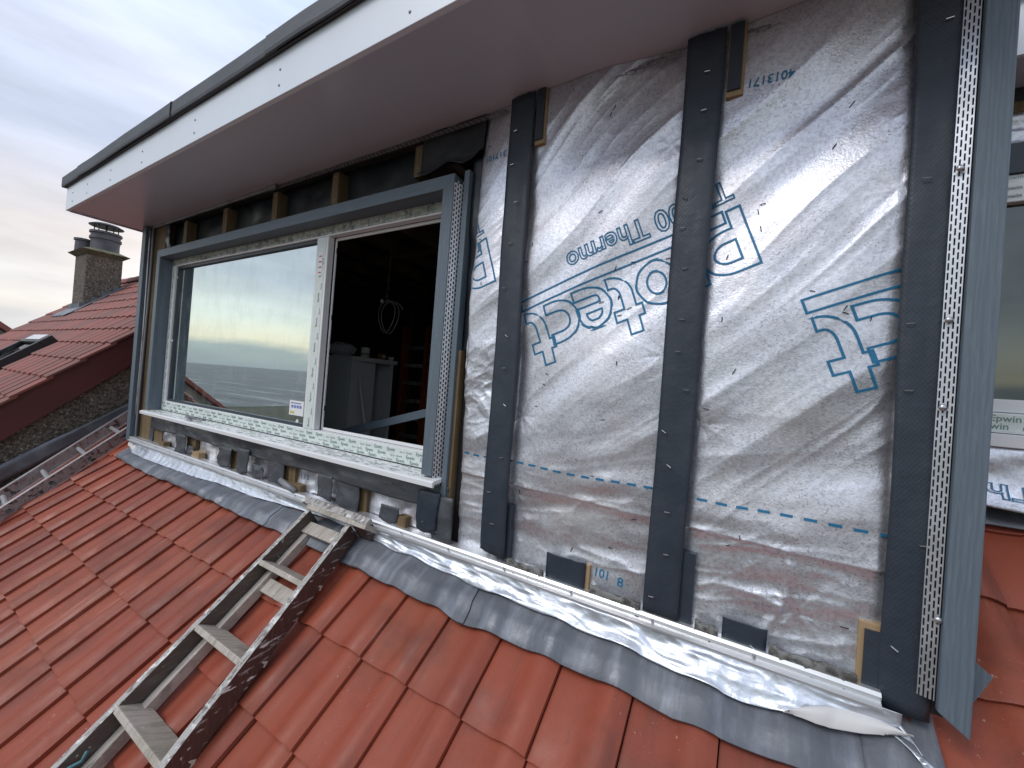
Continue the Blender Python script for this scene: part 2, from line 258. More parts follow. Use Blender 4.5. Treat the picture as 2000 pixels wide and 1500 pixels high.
def thing(name, label, cat, loc=(0, 0, 0), group=None):
    o = bpy.data.objects.new(name, None); C.collection.objects.link(o); o.location = [c*S for c in loc]
    o['label'] = label; o['category'] = cat; o.empty_display_size = .2
    if group: o['group'] = group
    return o
def struct(o): o['kind'] = 'structure'; return o
rng = np.random.RandomState(5)
TAB = rng.rand(256, 256)
def vn(x, y):
    x = np.asarray(x, float); y = np.asarray(y, float); xi = np.floor(x).astype(int); yi = np.floor(y).astype(int); fx = x-xi; fy = y-yi
    fx = fx*fx*fx*(fx*(fx*6-15)+10); fy = fy*fy*fy*(fy*(fy*6-15)+10); g = lambda a, b: TAB[a % 256, b % 256]
    return (g(xi, yi)*(1-fx)+g(xi+1, yi)*fx)*(1-fy)+(g(xi, yi+1)*(1-fx)+g(xi+1, yi+1)*fx)*fy
def fbm(x, y, o=4, p=.5):
    a = 1; t = 0; n = 0
    for i in range(o): t = t+a*(vn(x*2**i+17*i, y*2**i+31*i)-.5); n += a; a *= p
    return t/n*2
def ridge(x, y, o=3):
    a = 1; t = 0; n = 0
    for i in range(o): t = t+a*(1-abs(2*vn(x*2**i+57*i, y*2**i+11*i)-1))**2; n += a; a *= .5
    return t/n
def perf(mb, P, u0, u1, v0, v1, rows, pitch, duty=.72, gap=.5):
    """sheet with real slots: rows across u, slots along v; P(u,v)->point"""
    us = [u0]; wr = (u1-u0)/rows
    for i in range(rows): c = u0+wr*(i+.5); us += [c-wr*gap/2, c+wr*gap/2]
    us.append(u1)
    n = int((v1-v0)/pitch)
    for k in range(n):
        a = v0+k*pitch
        for i in range(len(us)-1):
            slot = i % 2 == 1; st = pitch*.5*((i//2) % 2)
            if not slot: mb.add([P(us[i], a), P(us[i+1], a), P(us[i+1], a+pitch), P(us[i], a+pitch)], [(0, 1, 2, 3)])
            else:
                b = a+pitch*duty; mb.add([P(us[i], b+st), P(us[i+1], b+st), P(us[i+1], a+pitch+st), P(us[i], a+pitch+st)], [(0, 1, 2, 3)])
_tx = {}
def text_mesh(txt, bold=0.):
    key = (txt, bold)
    if key not in _tx:
        cu = bpy.data.curves.new('lettering', 'FONT'); cu.body = txt; cu.size = 1; cu.offset = bold; cu.resolution_u = 3
        ob = bpy.data.objects.new('lettering', cu); C.collection.objects.link(ob)
        dg = bpy.context.evaluated_depsgraph_get(); me = bpy.data.meshes.new_from_object(ob.evaluated_get(dg))
        _tx[key] = ([v.co.copy() for v in me.vertices], [tuple(p.vertices) for p in me.polygons])
        bpy.data.objects.remove(ob); bpy.data.meshes.remove(me); bpy.data.curves.remove(cu)
    return _tx[key]
def loops_of(vs, fs):
    from collections import defaultdict
    # weld duplicates
    key = {}; idx = []
    for v in vs:
        k = (round(v.x, 5), round(v.y, 5)); idx.append(key.setdefault(k, len(key)))
    pts = [None]*len(key)
    for v, i in zip(vs, idx): pts[i] = (v.x, v.y)
    cnt = defaultdict(int)
    for f in fs:
        g = [idx[i] for i in f]
        for a, b in zip(g, g[1:]+g[:1]): cnt[(a, b)] += 1
    nx = {a: b for (a, b) in cnt if (b, a) not in cnt}; out = []
    while nx:
        a = next(iter(nx)); lp = []
        while a in nx: lp.append(pts[a]); a = nx.pop(a)
        if len(lp) > 2: out.append(lp)
    return out
def ribbon(mb, poly, wd, P, closed=True):
    """mitred outline of a 2D polygon, mapped by P(u,v)"""
    pts = [poly[0]]
    for p in poly[1:]:
        if math.hypot(p[0]-pts[-1][0], p[1]-pts[-1][1]) > 1e-4: pts.append(p)
    dense = []; n = len(pts)
    for i in range(n if closed else n-1):
        a, b = pts[i], pts[(i+1) % n]; k = max(1, int(math.hypot(b[0]-a[0], b[1]-a[1])/.006))
        dense += [(a[0]+(b[0]-a[0])*t/k, a[1]+(b[1]-a[1])*t/k) for t in range(k)]
    if not closed: dense.append(pts[-1])
    n = len(dense); A = []; B = []
    for i in range(n):
        p = dense[i]; q0 = dense[i-1] if (closed or i > 0) else p; q1 = dense[(i+1) % n] if (closed or i < n-1) else p
        d0 = Vector((p[0]-q0[0], p[1]-q0[1])); d1 = Vector((q1[0]-p[0], q1[1]-p[1]))
        d0 = d0.normalized() if d0.length else d1.normalized(); d1 = d1.normalized() if d1.length else d0
        t = (d0+d1); t = t.normalized() if t.length > 1e-3 else d0; nn = Vector((-t.y, t.x)); c = max(.45, nn.dot(Vector((-d0.y, d0.x)))); k = wd/2/c
        A.append(P(p[0]+nn.x*k, p[1]+nn.y*k)); B.append(P(p[0]-nn.x*k, p[1]-nn.y*k))
    m = n if closed else n-1
    mb.add(A+B, [(i, (i+1) % n, n+(i+1) % n, n+i) for i in range(m)])

# ------------------------------------------------------------------ roof frame
Z0 = -.54
def rf(x, s, o): return Vector((x, s*CT-o*ST, Z0+s*ST+o*CT))
TW, GA, SB, XJ = .1625, .2095, -.329, -.338
def th_(t):
    t = t % 1.0
    return -.0035*math.sin(PI*min(t, .5)/.5) if t < .5 else .0185*math.sin(PI*.88*(t-.5)/.5)**1.15
def tiles(x0, x1, s0, s1, F=rf, xj=XJ, sb=SB, tw=TW, ga=GA, nt_=12, skip=None):
    mb = MB(); i0 = math.ceil((x0-xj)/tw-1e-6); i1 = math.floor((x1-xj)/tw+1e-6); j0 = math.ceil((s0-sb)/ga); j1 = math.floor((s1-sb)/ga)
    for i in range(i0, i1):
        for j in range(j0, j1):
            xa = xj+i*tw; sa = sb+j*ga
            if skip and skip(xa, sa): continue
            g = random.uniform(-.0015, .0015); dz = random.uniform(-.001, .0012); ds = random.uniform(-.002, .002); tn = random.random()**1.6
            R = []
            for s_, o_ in ((sa+ds+.018, -.0165), (sa+ds+.001, -.0095), (sa+ds-.0005, -.0015), (sa+ds+.003, .0), (sa+ds+ga*.5, -.006), (sa+ga+.03, -.0135)):
                row = []
                for k in range(nt_+1):
                    t = k/nt_; tt = .012+t*.985; o = th_(tt) + o_ + dz + g*(t-.5)
                    if k == 0: o -= .004
                    row.append(F(xa+tt*tw, s_, o))
                row.append(F(xa+.9985*tw, s_, th_(.99)+o_-.0135+dz))
                R.append(row)
            mb.grid(R, tn)
    # dark board under the tiles
    a, b, c, d = F(x0+.002, s0, -.03), F(x1-.002, s0, -.03), F(x1-.002, s1, -.03), F(x0+.002, s1, -.03)
    return mb, (a, b, c, d)
XL, XR = -3.43, 1.45
house = thing('house', 'house with a bright red interlocking tiled roof under the wooden ladder', 'house', (-1, -.6, -1.2))
def in_dormer(x, s): return (s > .0 and x > -3.38 and x < .30)
mb, q = tiles(XJ-19*TW, XJ+11*TW, SB-7*GA, SB+9*GA, skip=in_dormer)
tile_ob = mb.build('roof_tiles', 'tile', house, smooth=True)
tile_ob.data.set_sharp_from_angle(angle=math.radians(40))
xl_, xr_ = XJ-19*TW, XJ+11*TW
for a, b, c, d in ((xl_, xr_, SB-7*GA, .0), (xl_, -3.375, .002, SB+9*GA), (.345, xr_, .002, SB+9*GA)):
    MB().prism([rf(a, c, -.03), rf(b, c, -.03), rf(b, d, -.03), rf(a, d, -.03)], (0, 0, -.03)).build('roof_deck', 'dark', house)
sB = SB-7*GA; e0 = rf(0, sB+.12, -.05)
MB().box(XJ-19*TW+.05, XJ+11*TW-.05, e0.y, e0.y+.15, -5.2, e0.z).build('wall', 'wall', house)
e1 = rf(0, sB, 0)
g = MB()
P = [[Vector((x, e1.y-.045+.05*math.cos(a), e1.z-.03+.05*math.sin(a))) for a in np.linspace(PI, 2*PI, 9)] for x in (XJ-19*TW, XJ+11*TW)]
g.slab(P, (0, 0, .004)).build('gutter', 'iron', house, smooth=True)
# lead flashing pieces: follow the tile wave, lap over one another
LE = [(-3.263,-.121),(-3.0,-.133),(-2.687,-.139),(-2.445,-.132),(-2.299,-.135),(-1.988,-.136),(-1.685,-.143),(-1.48,-.137),(-1.103,-.142),(-.909,-.149),(-.698,-.153),(-.636,-.161),(-.5,-.152),(-.338,-.151),(-.178,-.149),(-.104,-.156),(.01,-.152),(.063,-.149),(.11,-.148),(.2,-.150),(.30,-.152)]
def lead_edge(x): return float(np.interp(x, [a for a, b in LE], [b for a, b in LE]))
def lead_o(x, s):
    t = ((x-XJ)/TW) % 1.0
    k = min(1, max(0, (-s-.02)/.08)); j = (s-SB)/GA; fr = (j % 1.0)
    lf = min(1, max(0, (-1.0-x)/.6)); return (th_(t)*(.62-.20*lf)+.008+.007*lf)*(.35+.65*k) - .0135*fr*.6 + .0065
def lead_piece(xa, xb, lift, slant):
    n = max(8, int((xb-xa)/.012)); P = []
    for i in range(n+1):
        x = xa+(xb-xa)*i/n; row = []
        for j in range(11):
            v = j/10; s = .03+(lead_edge(x)-.03)*v; xx = x-slant*(1-v)*0+slant*v*0
            nzv = float(fbm(xx*7, s*10+3, 2))*.0022*(.3+v)
            cr = max(0, (v-.93)/.07)
            row.append(rf(xx+slant*(v-.5), s, lead_o(xx+slant*(v-.5), s)+lift+nzv+.004*max(0, 1-abs(v-1)*6)*max(0, float(fbm(x*7, 2.2, 2)))-cr*.001))
        P.append(row)
    return MB().slab(P, (0, .0008, -.0022))
for xa, xb, lf, sl_ in ((-3.27, -2.56, .0, .03), (-2.60, -1.60, .003, .03), (-1.64, -.98, .0, .02), (-1.12, -.615, .0055, .02), (-.66, .235, .001, .02)):
    o = lead_piece(xa, xb, lf, sl_).build('lead_flashing', 'lead', house, smooth=True); o.data.set_sharp_from_angle(angle=math.radians(50))
# last piece of lead turned round the corner, its end running down the slope
P = []
for i in range(14):
    x = .2+.105*i/13; row = []
    for j in range(12):
        v = j/11; s = .02+(-.19-.02)*v
        row.append(rf(x-.0*v, s, lead_o(x, s)+.004+.003*float(fbm(x*20, s*20, 2))))
    P.append(row)
MB().slab(P, (0, .0008, -.002)).build('lead_flashing', 'lead', house, smooth=True)

# ------------------------------------------------------------------ dormer
dor = thing('dormer', 'flat-roofed dormer clad in silver foil and black strips with one open window pane', 'dormer', (-1.5, 0, -.5))
# side cheeks, back, roof deck
MB().box(-3.345, -3.325, .0, 2.1, -.5, .80).build('side_wall', 'black_sheet', dor)
MB().box(.312, .335, .06, 2.1, -.45, .80).build('side_wall', 'black_sheet', dor)
MB().box(-3.50, .395, -.318, 2.15, .845, .965).build('roof_deck', 'roofedge', dor)
# soffit in boards
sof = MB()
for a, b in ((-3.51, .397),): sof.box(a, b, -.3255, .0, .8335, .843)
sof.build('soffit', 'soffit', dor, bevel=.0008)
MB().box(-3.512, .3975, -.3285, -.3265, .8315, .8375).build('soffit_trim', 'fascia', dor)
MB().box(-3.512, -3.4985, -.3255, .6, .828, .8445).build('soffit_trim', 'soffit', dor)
fas = MB().box(-3.512, .3975, -.340, -.3275, .833, .968).build('fascia', 'fascia', dor, bevel=.0012)
for x in (-3.40, -3.14, -2.78, -2.38, -1.87, -1.30, -.75, -.2):
    for z in (.866, .915):
        MB().dome((x, -.3402, z), (0, -1, 0), .0042).build('screw', 'screw_dark', fas, smooth=True)
# end fascia
MB().box(-3.5245, -3.5125, -.340, 1.9, .833, .968).build('fascia', 'fascia', dor, bevel=.001)
# wavy roofing drip edge with lapped joints
jn = (-3.27, -2.93, -1.74, -.2)
edges = [(-3.555, -3.20, .0), (-3.255, -2.05, .003), (-2.12, -1.30, .0), (-1.36, .40, .003)]
for xa, xb, lf in edges:
    n = int((xb-xa)/.03)+2; P = []
    for i in range(n+1):
        x = xa+(xb-xa)*i/n; wv = .0018*float(fbm(x*3, 1.3, 3))
        P.append([Vector((x, y-lf-(wv if y < 0 else 0), z+wv*.6)) for y, z in ((.2, 1.034), (-.30, 1.034), (-.352, 1.031), (-.357, 1.025), (-.358, .978+wv), (-.356, .968+wv))])
    MB().slab(P, (0, .004, -.003)).build('roof_edging', 'roofedge', dor, smooth=False)
    MB().box(xb-.002, xb+.0005, -.3585-lf, -.356, .970, 1.026).build('joint_strip', 'dark', dor)
MB().box(-3.556, -3.545, -.352, 1.9, .969, 1.03).build('roof_edging', 'roofedge', dor)
MB().box(-3.544, .39, -.348, 2.15, .969, 1.028).build('roof_slab', 'roofedge', dor)
# vents along the soffit
mb = MB(); perf(mb, lambda u, v: (v, -.004-.012*(.833-u)/.03, u), .806, .8325, -1.95, -.655, 3, .021, .7, .55); mb.build('vent_strip', 'alu_dull', dor)
mb = MB(); perf(mb, lambda u, v: (v, -.006-.012*(.833-u)/.03, u), .804, .8325, -.57, -.182, 3, .021, .7, .55); mb.build('vent_strip', 'alu_dull', dor)
mb = MB(); perf(mb, lambda u, v: (v, -.006-.012*(.833-u)/.03, u), .804, .8325, -.098, .21, 3, .021, .7, .55); mb.build('vent_strip', 'alu_dull', dor)
MB().box(-3.30, -1.93, -.012, .0, .818, .8325).build('soffit_angle', 'alu_dull', dor, bevel=.002)
MB().box(-1.98, -1.90, -.018, -.013, .812, .8325).build('soffit_angle', 'alu_dull', dor)
# header band: black sheet behind studs
def sheet(name, x0, x1, z0, z1, y, m, amp=.01, fx=6, fz=6, dx=.012, wav=None, seed=0, parent=dor, th=.003):
    nx = max(3, int((x1-x0)/dx)); nz_ = max(3, int((z1-z0)/dx)); P = []
    for i in range(nx+1):
        row = []
        for j in range(nz_+1):
            u = i/nx; v = j/nz_; zb = z0+(wav(x0+(x1-x0)*u) if wav else 0)
            x = x0+(x1-x0)*u; z = zb+(z1-zb)*v
            row.append(Vector((x, y-amp*float(fbm(x*fx+seed, z*fz+seed*2, 4)+.0), z)))
        P.append(row)
    return MB().slab(P, (0, th, 0)).build(name, m, parent, smooth=True)
sheet('black_membrane', -3.30, -1.03, .60, .833, .05, 'black_sheet', .016, 5, 7, .02, seed=3)
studs = [(-1.054, -1.018, .697), (-1.510, -1.470, .665), (-1.945, -1.905, .655), (-2.408, -2.366, .65), (-2.868, -2.826, .65)]
for a, b, z in studs:
    st_ = MB().box(a, b, .0, .048, z, .806).build('stud', 'stud', dor, bevel=.0012)
    for zz_ in (z+.03, .79): MB().dome(((a+b)/2, -.0002, zz_), (0, -1, 0), .0025).build('nail', 'steel', st_)
# header membrane to the right with ragged curled hem
P = []
for i in range(36):
    u = i/35; x = -1.016+u*.262; lo = .690-.012*math.sin(u*9)+(.03*max(0, (u-.72)/.28)) ; row = []
    for j in range(18):
        v = j/17; z = .8325-(.8325-lo)*v; curl = .02*max(0, (v-.82)/.18)**2
        row.append(Vector((x+.004*float(fbm(z*20, 3.1, 2))*(u > .9), -.006-.006*float(fbm(x*9, z*9, 3))-curl, z)))
    P.append(row)
MB().slab(P, (0, .003, 0)).build('black_membrane', 'black_sheet', dor, smooth=True)
# left edge: corner post, timber, flapping membrane, cable
cp = MB(); cp.box(-3.372, -3.362, -.034, .06, -.515, .832).box(-3.3615, -3.322, -.034, -.024, -.515, .832).box(-3.322, -3.316, -.034, .0, -.515, .832)
cp.build('corner_trim', 'trim', dor, bevel=.001)
MB().box(-3.285, -3.12, .004, .05, -.495, .832).build('corner_stud', 'stud', dor, bevel=.002)
MB().box(-3.315, -3.286, -.012, .03, -.50, .832).build('corner_membrane', 'dpc_smooth', dor)
MB().tube([(-3.262+.012*math.sin(z*3.1)-.02*max(0, z-.6), -.016, z) for z in np.linspace(.81, -.49, 26)], .0055, 6).build('edge_cable', 'cable_grey', dor, smooth=True)
MB().tube([(-3.285+.008*math.sin(z*4.3+1), -.020, z) for z in np.linspace(.80, -.35, 22)], .0045, 6).build('edge_cable', 'alu_dull', dor, smooth=True)
sheet('membrane_flap', -3.115, -3.055, -.50, -.30, .0, 'dpc_smooth', .01, seed=5)
sheet('membrane_flap', -3.12, -3.06, .55, .82, .0, 'black_sheet', .02, 12, 12, seed=6)

# ---- foil membrane
FX0, FX1, FZ0, FZ1 = -.757, .236, -.512, .8325
PULL = [(-.185, .10, .35), (-.55, -.08, .4), (-.55, -.30, .5), (-.09, -.05, .35), (.21, .42, .5), (.10, -.40, .8), (-.20, .60, .3)]
def FD(x, z):
    x = np.asarray(x, float); z = np.asarray(z, float)
    ang = np.radians(40)*np.clip((z+.28)/.35, .12, 1)+np.radians(8)
    wx = .06*fbm(x*2.2+3, z*2.2, 2); wz = .06*fbm(x*2.0, z*2.0+9, 2)
    ca, sa = math.cos(math.radians(41)), math.sin(math.radians(41))
    X = x+wx; Z = z+wz*1.0
    lowk = np.clip((-.02-z)/.22, 0, 1)
    a = X*ca+Z*sa; q = -X*sa+Z*ca
    a2 = X+.12*Z; q2 = Z-.18*X
    gate = np.clip(fbm(x*2.6+20, z*2.6+4, 2)*1.8+.62, .30, 1)
    d = .027*(1-lowk)*fbm(a*1.2+1.7, q*5.4+4, 3, .40)+.0120*gate*(1-lowk)*(ridge(a*1.5+8, q*9+2, 2)**1.5-.3)+.0026*gate*(ridge(a*3+3, q*21+5, 2)**2-.2)
    d = d+lowk*(.023*fbm(a2*2.2+5, q2*7+1, 3, .4)+.0105*gate*(ridge(a2*3.0+2, q2*11+7, 2)**1.5-.3))
    low = np.clip((-.16-z)/.12, 0, 1)
    d = d+low*.0085*(ridge(x*7+3, z*9+1, 3)**1.6-.3)
    left = np.clip((-.63-x)/.04, 0, 1)*np.clip(1-abs(z+.02)/.24, 0, 1)
    d = d+left*.014*(ridge(x*9+z*7, z*15-x*7, 3)-.4)
    for ax, az, sg in PULL:
        rx, rz_ = x-ax, z-az; rr = np.sqrt(rx*rx+rz_*rz_)+1e-6; tt = np.arctan2(rz_, rx)
        d = d-.0035*sg*np.exp(-(rr/.03)**2)+sg*.0042*np.cos(tt*5+ax*40)**3*np.exp(-rr/.055)*np.clip(rr/.02, 0, 1)
    # pockets between the strips
    for xa, xb in ((-.757, -.63), (-.575, -.17), (-.11, .225)):
        t = np.clip((x-xa)/(xb-xa), 0, 1); d = d+.018*np.sqrt(np.clip(np.sin(PI*t), 0, 1))*np.where((x > xa) & (x < xb), 1, 0)
    # lap seam and folds at the foot
    zs = -.285-.012*x+.006*fbm(x*5, x*0+.5, 2)
    d = d+np.where(z < zs, -.005, 0)+.004*np.exp(-((z-zs)/.012)**2)
    # a vertical crease low on the right panel
    xc = .055+.03*np.sin(z*14); d = d+.008*np.exp(-((x-xc)/.008)**2)*np.clip((-.27-z)/.04, 0, 1)
    return d*.72+.005
nx, nz_ = 330, 440
gx, gz = np.meshgrid(np.linspace(0, 1, nx), np.linspace(FZ0, FZ1, nz_), indexing='ij')
le = FX0+.006*fbm(gz*9, gz*0+2, 3)+.010*np.clip((-.2-gz)*3, 0, 1)
X_ = le+(FX1-le)*gx; D_ = FD(X_, gz)
FY = .004
vs = np.stack([X_, FY-D_, gz], -1).reshape(-1, 3)
mb = MB(); mb.v = [tuple(p) for p in vs]; mb.f = [(i*nz_+j, (i+1)*nz_+j, (i+1)*nz_+j+1, i*nz_+j+1) for i in range(nx-1) for j in range(nz_-1)]; mb.t = [0]*len(mb.f)
foil = mb.build('foil_membrane', 'foil', dor, smooth=True)
def onfoil(x, z, e=.0012): return Vector((x, FY-float(FD(x, z))-e, z))
MB().box(-.757, .30, .035, .05, -.53, .833).build('sheathing_board', 'stud', dor)

# lettering frame: reads upside-down, running down to the left
UA = math.radians(20.0); UU = Vector((-math.cos(UA), -math.sin(UA))); VV = Vector((math.sin(UA), -math.cos(UA)))
def rnd(pts):
    """pts: (x,y) or (x,y,r)"""
    out = []; n = len(pts)
    for i, p in enumerate(pts):
        if len(p) < 3: out.append(p); continue
        r = p[2]; p2 = Vector(p[:2]); a = (Vector(pts[i-1][:2])-p2).normalized(); b = (Vector(pts[(i+1) % n][:2])-p2).normalized()
        q0 = p2+a*r; q1 = p2+b*r
        for k in range(7):
            t = k/6; out.append(tuple(q0*(1-t)**2+p2*2*t*(1-t)+q1*t*t))
    return out
w_ = .028
GL = {
 'P': (.112, [[(0,-.036),(0,.106),(.072,.106,.03),(.104,.074,.03),(.104,.036,.03),(.072,.004,.03),(w_,.004),(w_,-.036)], [(w_,.032),(w_,.080),(.062,.080,.014),(.078,.064,.014),(.078,.048,.014),(.062,.032,.014)]]),
 'r': (.062, [[(0,0),(0,.108),(w_,.108),(w_,.085),(.056,.108),(.056,.078),(w_+.012,.070,.014),(w_,.05),(w_,0)]]),
 'o': (.104, [[(0,.034,.032),(0,.078,.032),(.032,.112,.02),(.066,.112,.032),(.098,.078,.032),(.098,.034,.032),(.066,0,.032),(.032,0,.02)], [(w_,.042,.014),(w_,.070,.014),(.044,.085,.012),(.056,.085,.012),(.071,.070,.014),(.071,.042,.014),(.056,.027,.012),(.044,.027,.012)]]),
 't': (.076, [[(.014,.158),(.044,.158),(.044,.118),(.070,.118),(.070,.090),(.044,.090),(.044,.042,.012),(.054,.028,.008),(.070,.028),(.070,0),(.044,0,.028),(.014,.034,.02),(.014,.090),(0,.090),(0,.118),(.014,.118)]]),
 'e': (.098, [[(.094,.0),(.034,.0,.034),(0,.034,.034),(0,.080,.034),(.034,.112,.034),(.066,.112,.034),(.094,.084,.03),(.094,.046),(w_,.046),(w_,.028,.01),(.044,.026),(.094,.026)], [(w_,.066),(w_,.078,.01),(.042,.088),(.060,.088),(.070,.078,.01),(.070,.066)]]),
 'c': (.094, [[(.090,.0),(.034,.0,.034),(0,.034,.034),(0,.078,.034),(.034,.112,.034),(.090,.112),(.090,.084),(.044,.084,.016),(w_,.070,.016),(w_,.042,.016),(.044,.028,.016),(.090,.028)]]),
}
def print_logo(ox, oz, name='printed_logo', small=True):
    mb = MB()
    def P(u, v):
        p = Vector((ox, oz))+UU*u+VV*v; return onfoil(p.x, p.y)
    def inside(poly):
        return all(FX0+.005 < (Vector((ox, oz))+UU*a[0]+VV*a[1]).x < FX1-.004 for a in poly)
    def clip_ribbon(poly, wd):
        n = len(poly); dense = []
        for i in range(n):
            a, b = poly[i], poly[(i+1) % n]; k = max(1, int(math.hypot(b[0]-a[0], b[1]-a[1])/.008))
            dense += [(a[0]+(b[0]-a[0])*t/k, a[1]+(b[1]-a[1])*t/k) for t in range(k)]
        ok = [inside([p]) for p in dense]
        if all(ok): ribbon(mb, poly, wd, P); return
        if not any(ok): return
        k0 = ok.index(False); seq = dense[k0:]+dense[:k0]; okk = ok[k0:]+ok[:k0]; run = []
        for p, g in zip(seq, okk):
            if g: run.append(p)
            else:
                if len(run) > 1: ribbon(mb, run, wd, P, closed=False)
                run = []
        if len(run) > 1: ribbon(mb, run, wd, P, closed=False)
    u = 0
    for ch in 'Protect':
        adv, ls = GL[ch]
        for l in ls: clip_ribbon([(p[0]+u, p[1]) for p in rnd(l)], .0048)
        u += adv*.905
    clip_ribbon([(.035, -.012), (u+.006, -.012), (u+.006, -.040), (.035, -.040)], .0048)
    vs, fs = text_mesh('TF200 Thermo', .012); k = .072
    for l in (loops_of(vs, fs) if small else ()): clip_ribbon([(.004+p[0]*k*.90, -.107+p[1]*k) for p in l], .0034)
    if mb.v: mb.build(name, 'ink', foil)
print_logo(-.036, .398); print_logo(-.036-.664, .405); print_logo(-.036+.658, .372, small=False)
def flat_text(mb, txt, x, z, k, ang, e=.0012, bold=.01, sx=1., surf=onfoil):
    vs, fs = text_mesh(txt, bold); c, s_ = math.cos(ang), math.sin(ang)
    mb.add([surf(x+(v.x*sx*c-v.y*s_)*k, z+(v.x*sx*s_+v.y*c)*k) for v in vs], fs)
mb = MB(); flat_text(mb, '4013171 0-', .036, .693, .026, PI+math.radians(-3), sx=.95); mb.build('printed_number', 'ink', foil); mb = MB(); flat_text(mb, '317101', -.660, .690, .024, PI+math.radians(3), sx=1.1); mb.build('printed_number', 'ink', foil)
mb = MB(); flat_text(mb, '101', -.312, -.452, .030, math.radians(-3), sx=.95); flat_text(mb, '8', -.252, -.460, .031, math.radians(-3), sx=1.0); mb.build('printed_number', 'ink', foil)
x = -.745
while x < .225:
    z = -.213-.007*(x+.75)+.002*math.sin(x*20); MB().add([onfoil(x, z), onfoil(x+.021, z), onfoil(x+.021, z+.0055), onfoil(x, z+.0055)], [(0, 1, 2, 3)]).build('printed_dash', 'ink', foil); x += .0385
mb = MB()
for k in range(48):
    x, z = random.uniform(-.74, .2), random.uniform(-.45, .78); a = random.uniform(-.5, .5)+(.0 if random.random() < .6 else 1.4); l = random.uniform(.004, .007)
    p = onfoil(x-l*math.cos(a), z-l*math.sin(a), .001); q_ = onfoil(x+l*math.cos(a), z+l*math.sin(a), .001)
    mb.tube([p, (p+q_)/2+Vector((0, -.0016, 0)), q_], .0009, 5)
o = mb.build('staples', 'dark', foil); o['kind'] = 'stuff'

# ---- strips over the foil
def strip(name, xt, xb, wt, wb, z0, z1, y, m='dpc', seed=0, staples=0, cut=0.):
    P = []; n = 60
    for j in range(n+1):
        v = j/n; z = z0+(z1-z0)*v; x = xb+(xt-xb)*v; w2 = wb+(wt-wb)*v; row = []
        for i in range(9):
            u = i/8; dd = .0045*float(fbm(u*1.3+seed, z*4+seed, 3))+.003*math.sin(PI*u)+(.004*float(ridge(z*9+u*4, seed+.3, 2)) if u > .7 else 0)
            row.append(Vector((x+w2*u+.0015*math.sin(z*9+seed), y-dd, z+(cut*u if v == 0 else 0))))
        P.append(row)
    o = MB().slab(P, (0, .0035, 0)).build(name, m, dor, smooth=True)
    for k in range(staples):
        z = z0+.03+(z1-z0-.05)*(k+random.random()*.5)/staples; v = (z-z0)/(z1-z0); x = xb+(xt-xb)*v+(wb+(wt-wb)*v)*random.uniform(.2, .72); a = random.choice((0.05, -.1, .15, -.6))
        c = Vector((x, y-.0085, z)); d = Vector((math.cos(a), 0, math.sin(a)))*.0055
        MB().tube([c-d+Vector((0, .003, 0)), c-d*.9, c+d*.9, c+d+Vector((0, .003, 0))], .0011, 5).build('staple', 'staple', o)
    return o
strip('batten_strip', -.650, -.641, .078, .081, -.468, .829, -.030, seed=1, staples=11, cut=-.012)
strip('batten_strip', -.176, -.183, .080, .075, -.486, .826, -.030, seed=2, staples=14)
strip('batten_strip', .214, .226, .064, .068, -.515, .832, -.026, seed=3, staples=6)
MB().box(-.59, -.553, -.020, .0, -.50, -.33).build('short_strip', 'dpc', dor)
MB().box(-.112, -.083, -.022, .0, -.497, -.335).build('short_strip', 'dpc', dor)
def block(x0, x1, z0, z1, frame=True):
    if frame: MB().box(x0-.002, x1+.005, -.026, .01, z0-.012, z1).build('timber_block', 'stud_pale', dor, bevel=.001)
    MB().box(x0, x1, -.031, -.0265, z0, z1).build('strip_offcut', 'dpc', dor)
block(-.563, -.540, .690, .832); block(-.088, -.062, .680, .826)
strip('strip_offcut', -.434, -.434, .108, .106, -.515, -.425, -.024, seed=8)
strip('strip_offcut', -.022, -.022, .080, .078, -.520, -.447, -.024, seed=9, staples=1)
MB().box(.195, .232, -.0185, .01, -.505, -.379).build('timber_block', 'stud_pale', dor, bevel=.001)
MB().box(.203, .231, -.0235, -.019, -.515, -.390).build('strip_offcut', 'dpc', dor)
MB().box(-.330, -.318, -.020, .0, -.50, -.43).build('timber_block', 'stud_pale', dor)
for (a, b) in ((-.55, -.44), (-.31, -.19), (-.075, -.03), (.06, .195)):
    P = [[Vector((a+(b-a)*i/14, -.030-.008*float(ridge(i*.5+a*9, j*.7, 2)), -.515+j*.008+(.02*max(0, float(fbm(i*.4+a, 1.1, 2)))*j/5))) for j in range(6)] for i in range(15)]
    MB().slab(P, (0, .01, 0)).build('mastic_seal', 'grit', dor, smooth=True)

# right corner: panel strip edge, perforated closer, cladding post
mb = MB(); perf(mb, lambda u, v: (u, -.036-.006*(u-.27)/.02, v), .2715, .2915, -.468, .833, 4, .0168, .74, .42)
pc = mb.build('perforated_closer', 'alu', dor)
MB().box(.2725, .310, -.0215, -.020, -.50, .832).build('closer_backing', 'dark', dor)
for x, z in ((.277, .168), (.277, .02), (.278, .425), (.289, -.333)):
    MB().dome((x, -.046, z), (0, -1, 0), .0058).build('screw', 'steel', pc, smooth=True)
post = MB().prism([(.2935, -.052, -.479), (.3325, -.052, -.508), (.3325, -.052, .832), (.2935, -.052, .832)], (0, .012, 0)); post.build('corner_post', 'trim', dor, bevel=.0015)
MB().prism([(.3265, -.0395, -.505), (.3265, .07, -.43), (.3265, .07, .832), (.3265, -.0395, .832)], (.0055, 0, 0)).build('corner_post', 'trim', dor)
MB().prism([(.345, .0, -.485), (.345, .0, -.398), (.371, .0, -.42)], (0, .006, 0)).build('trim_offcut', 'trim', dor)

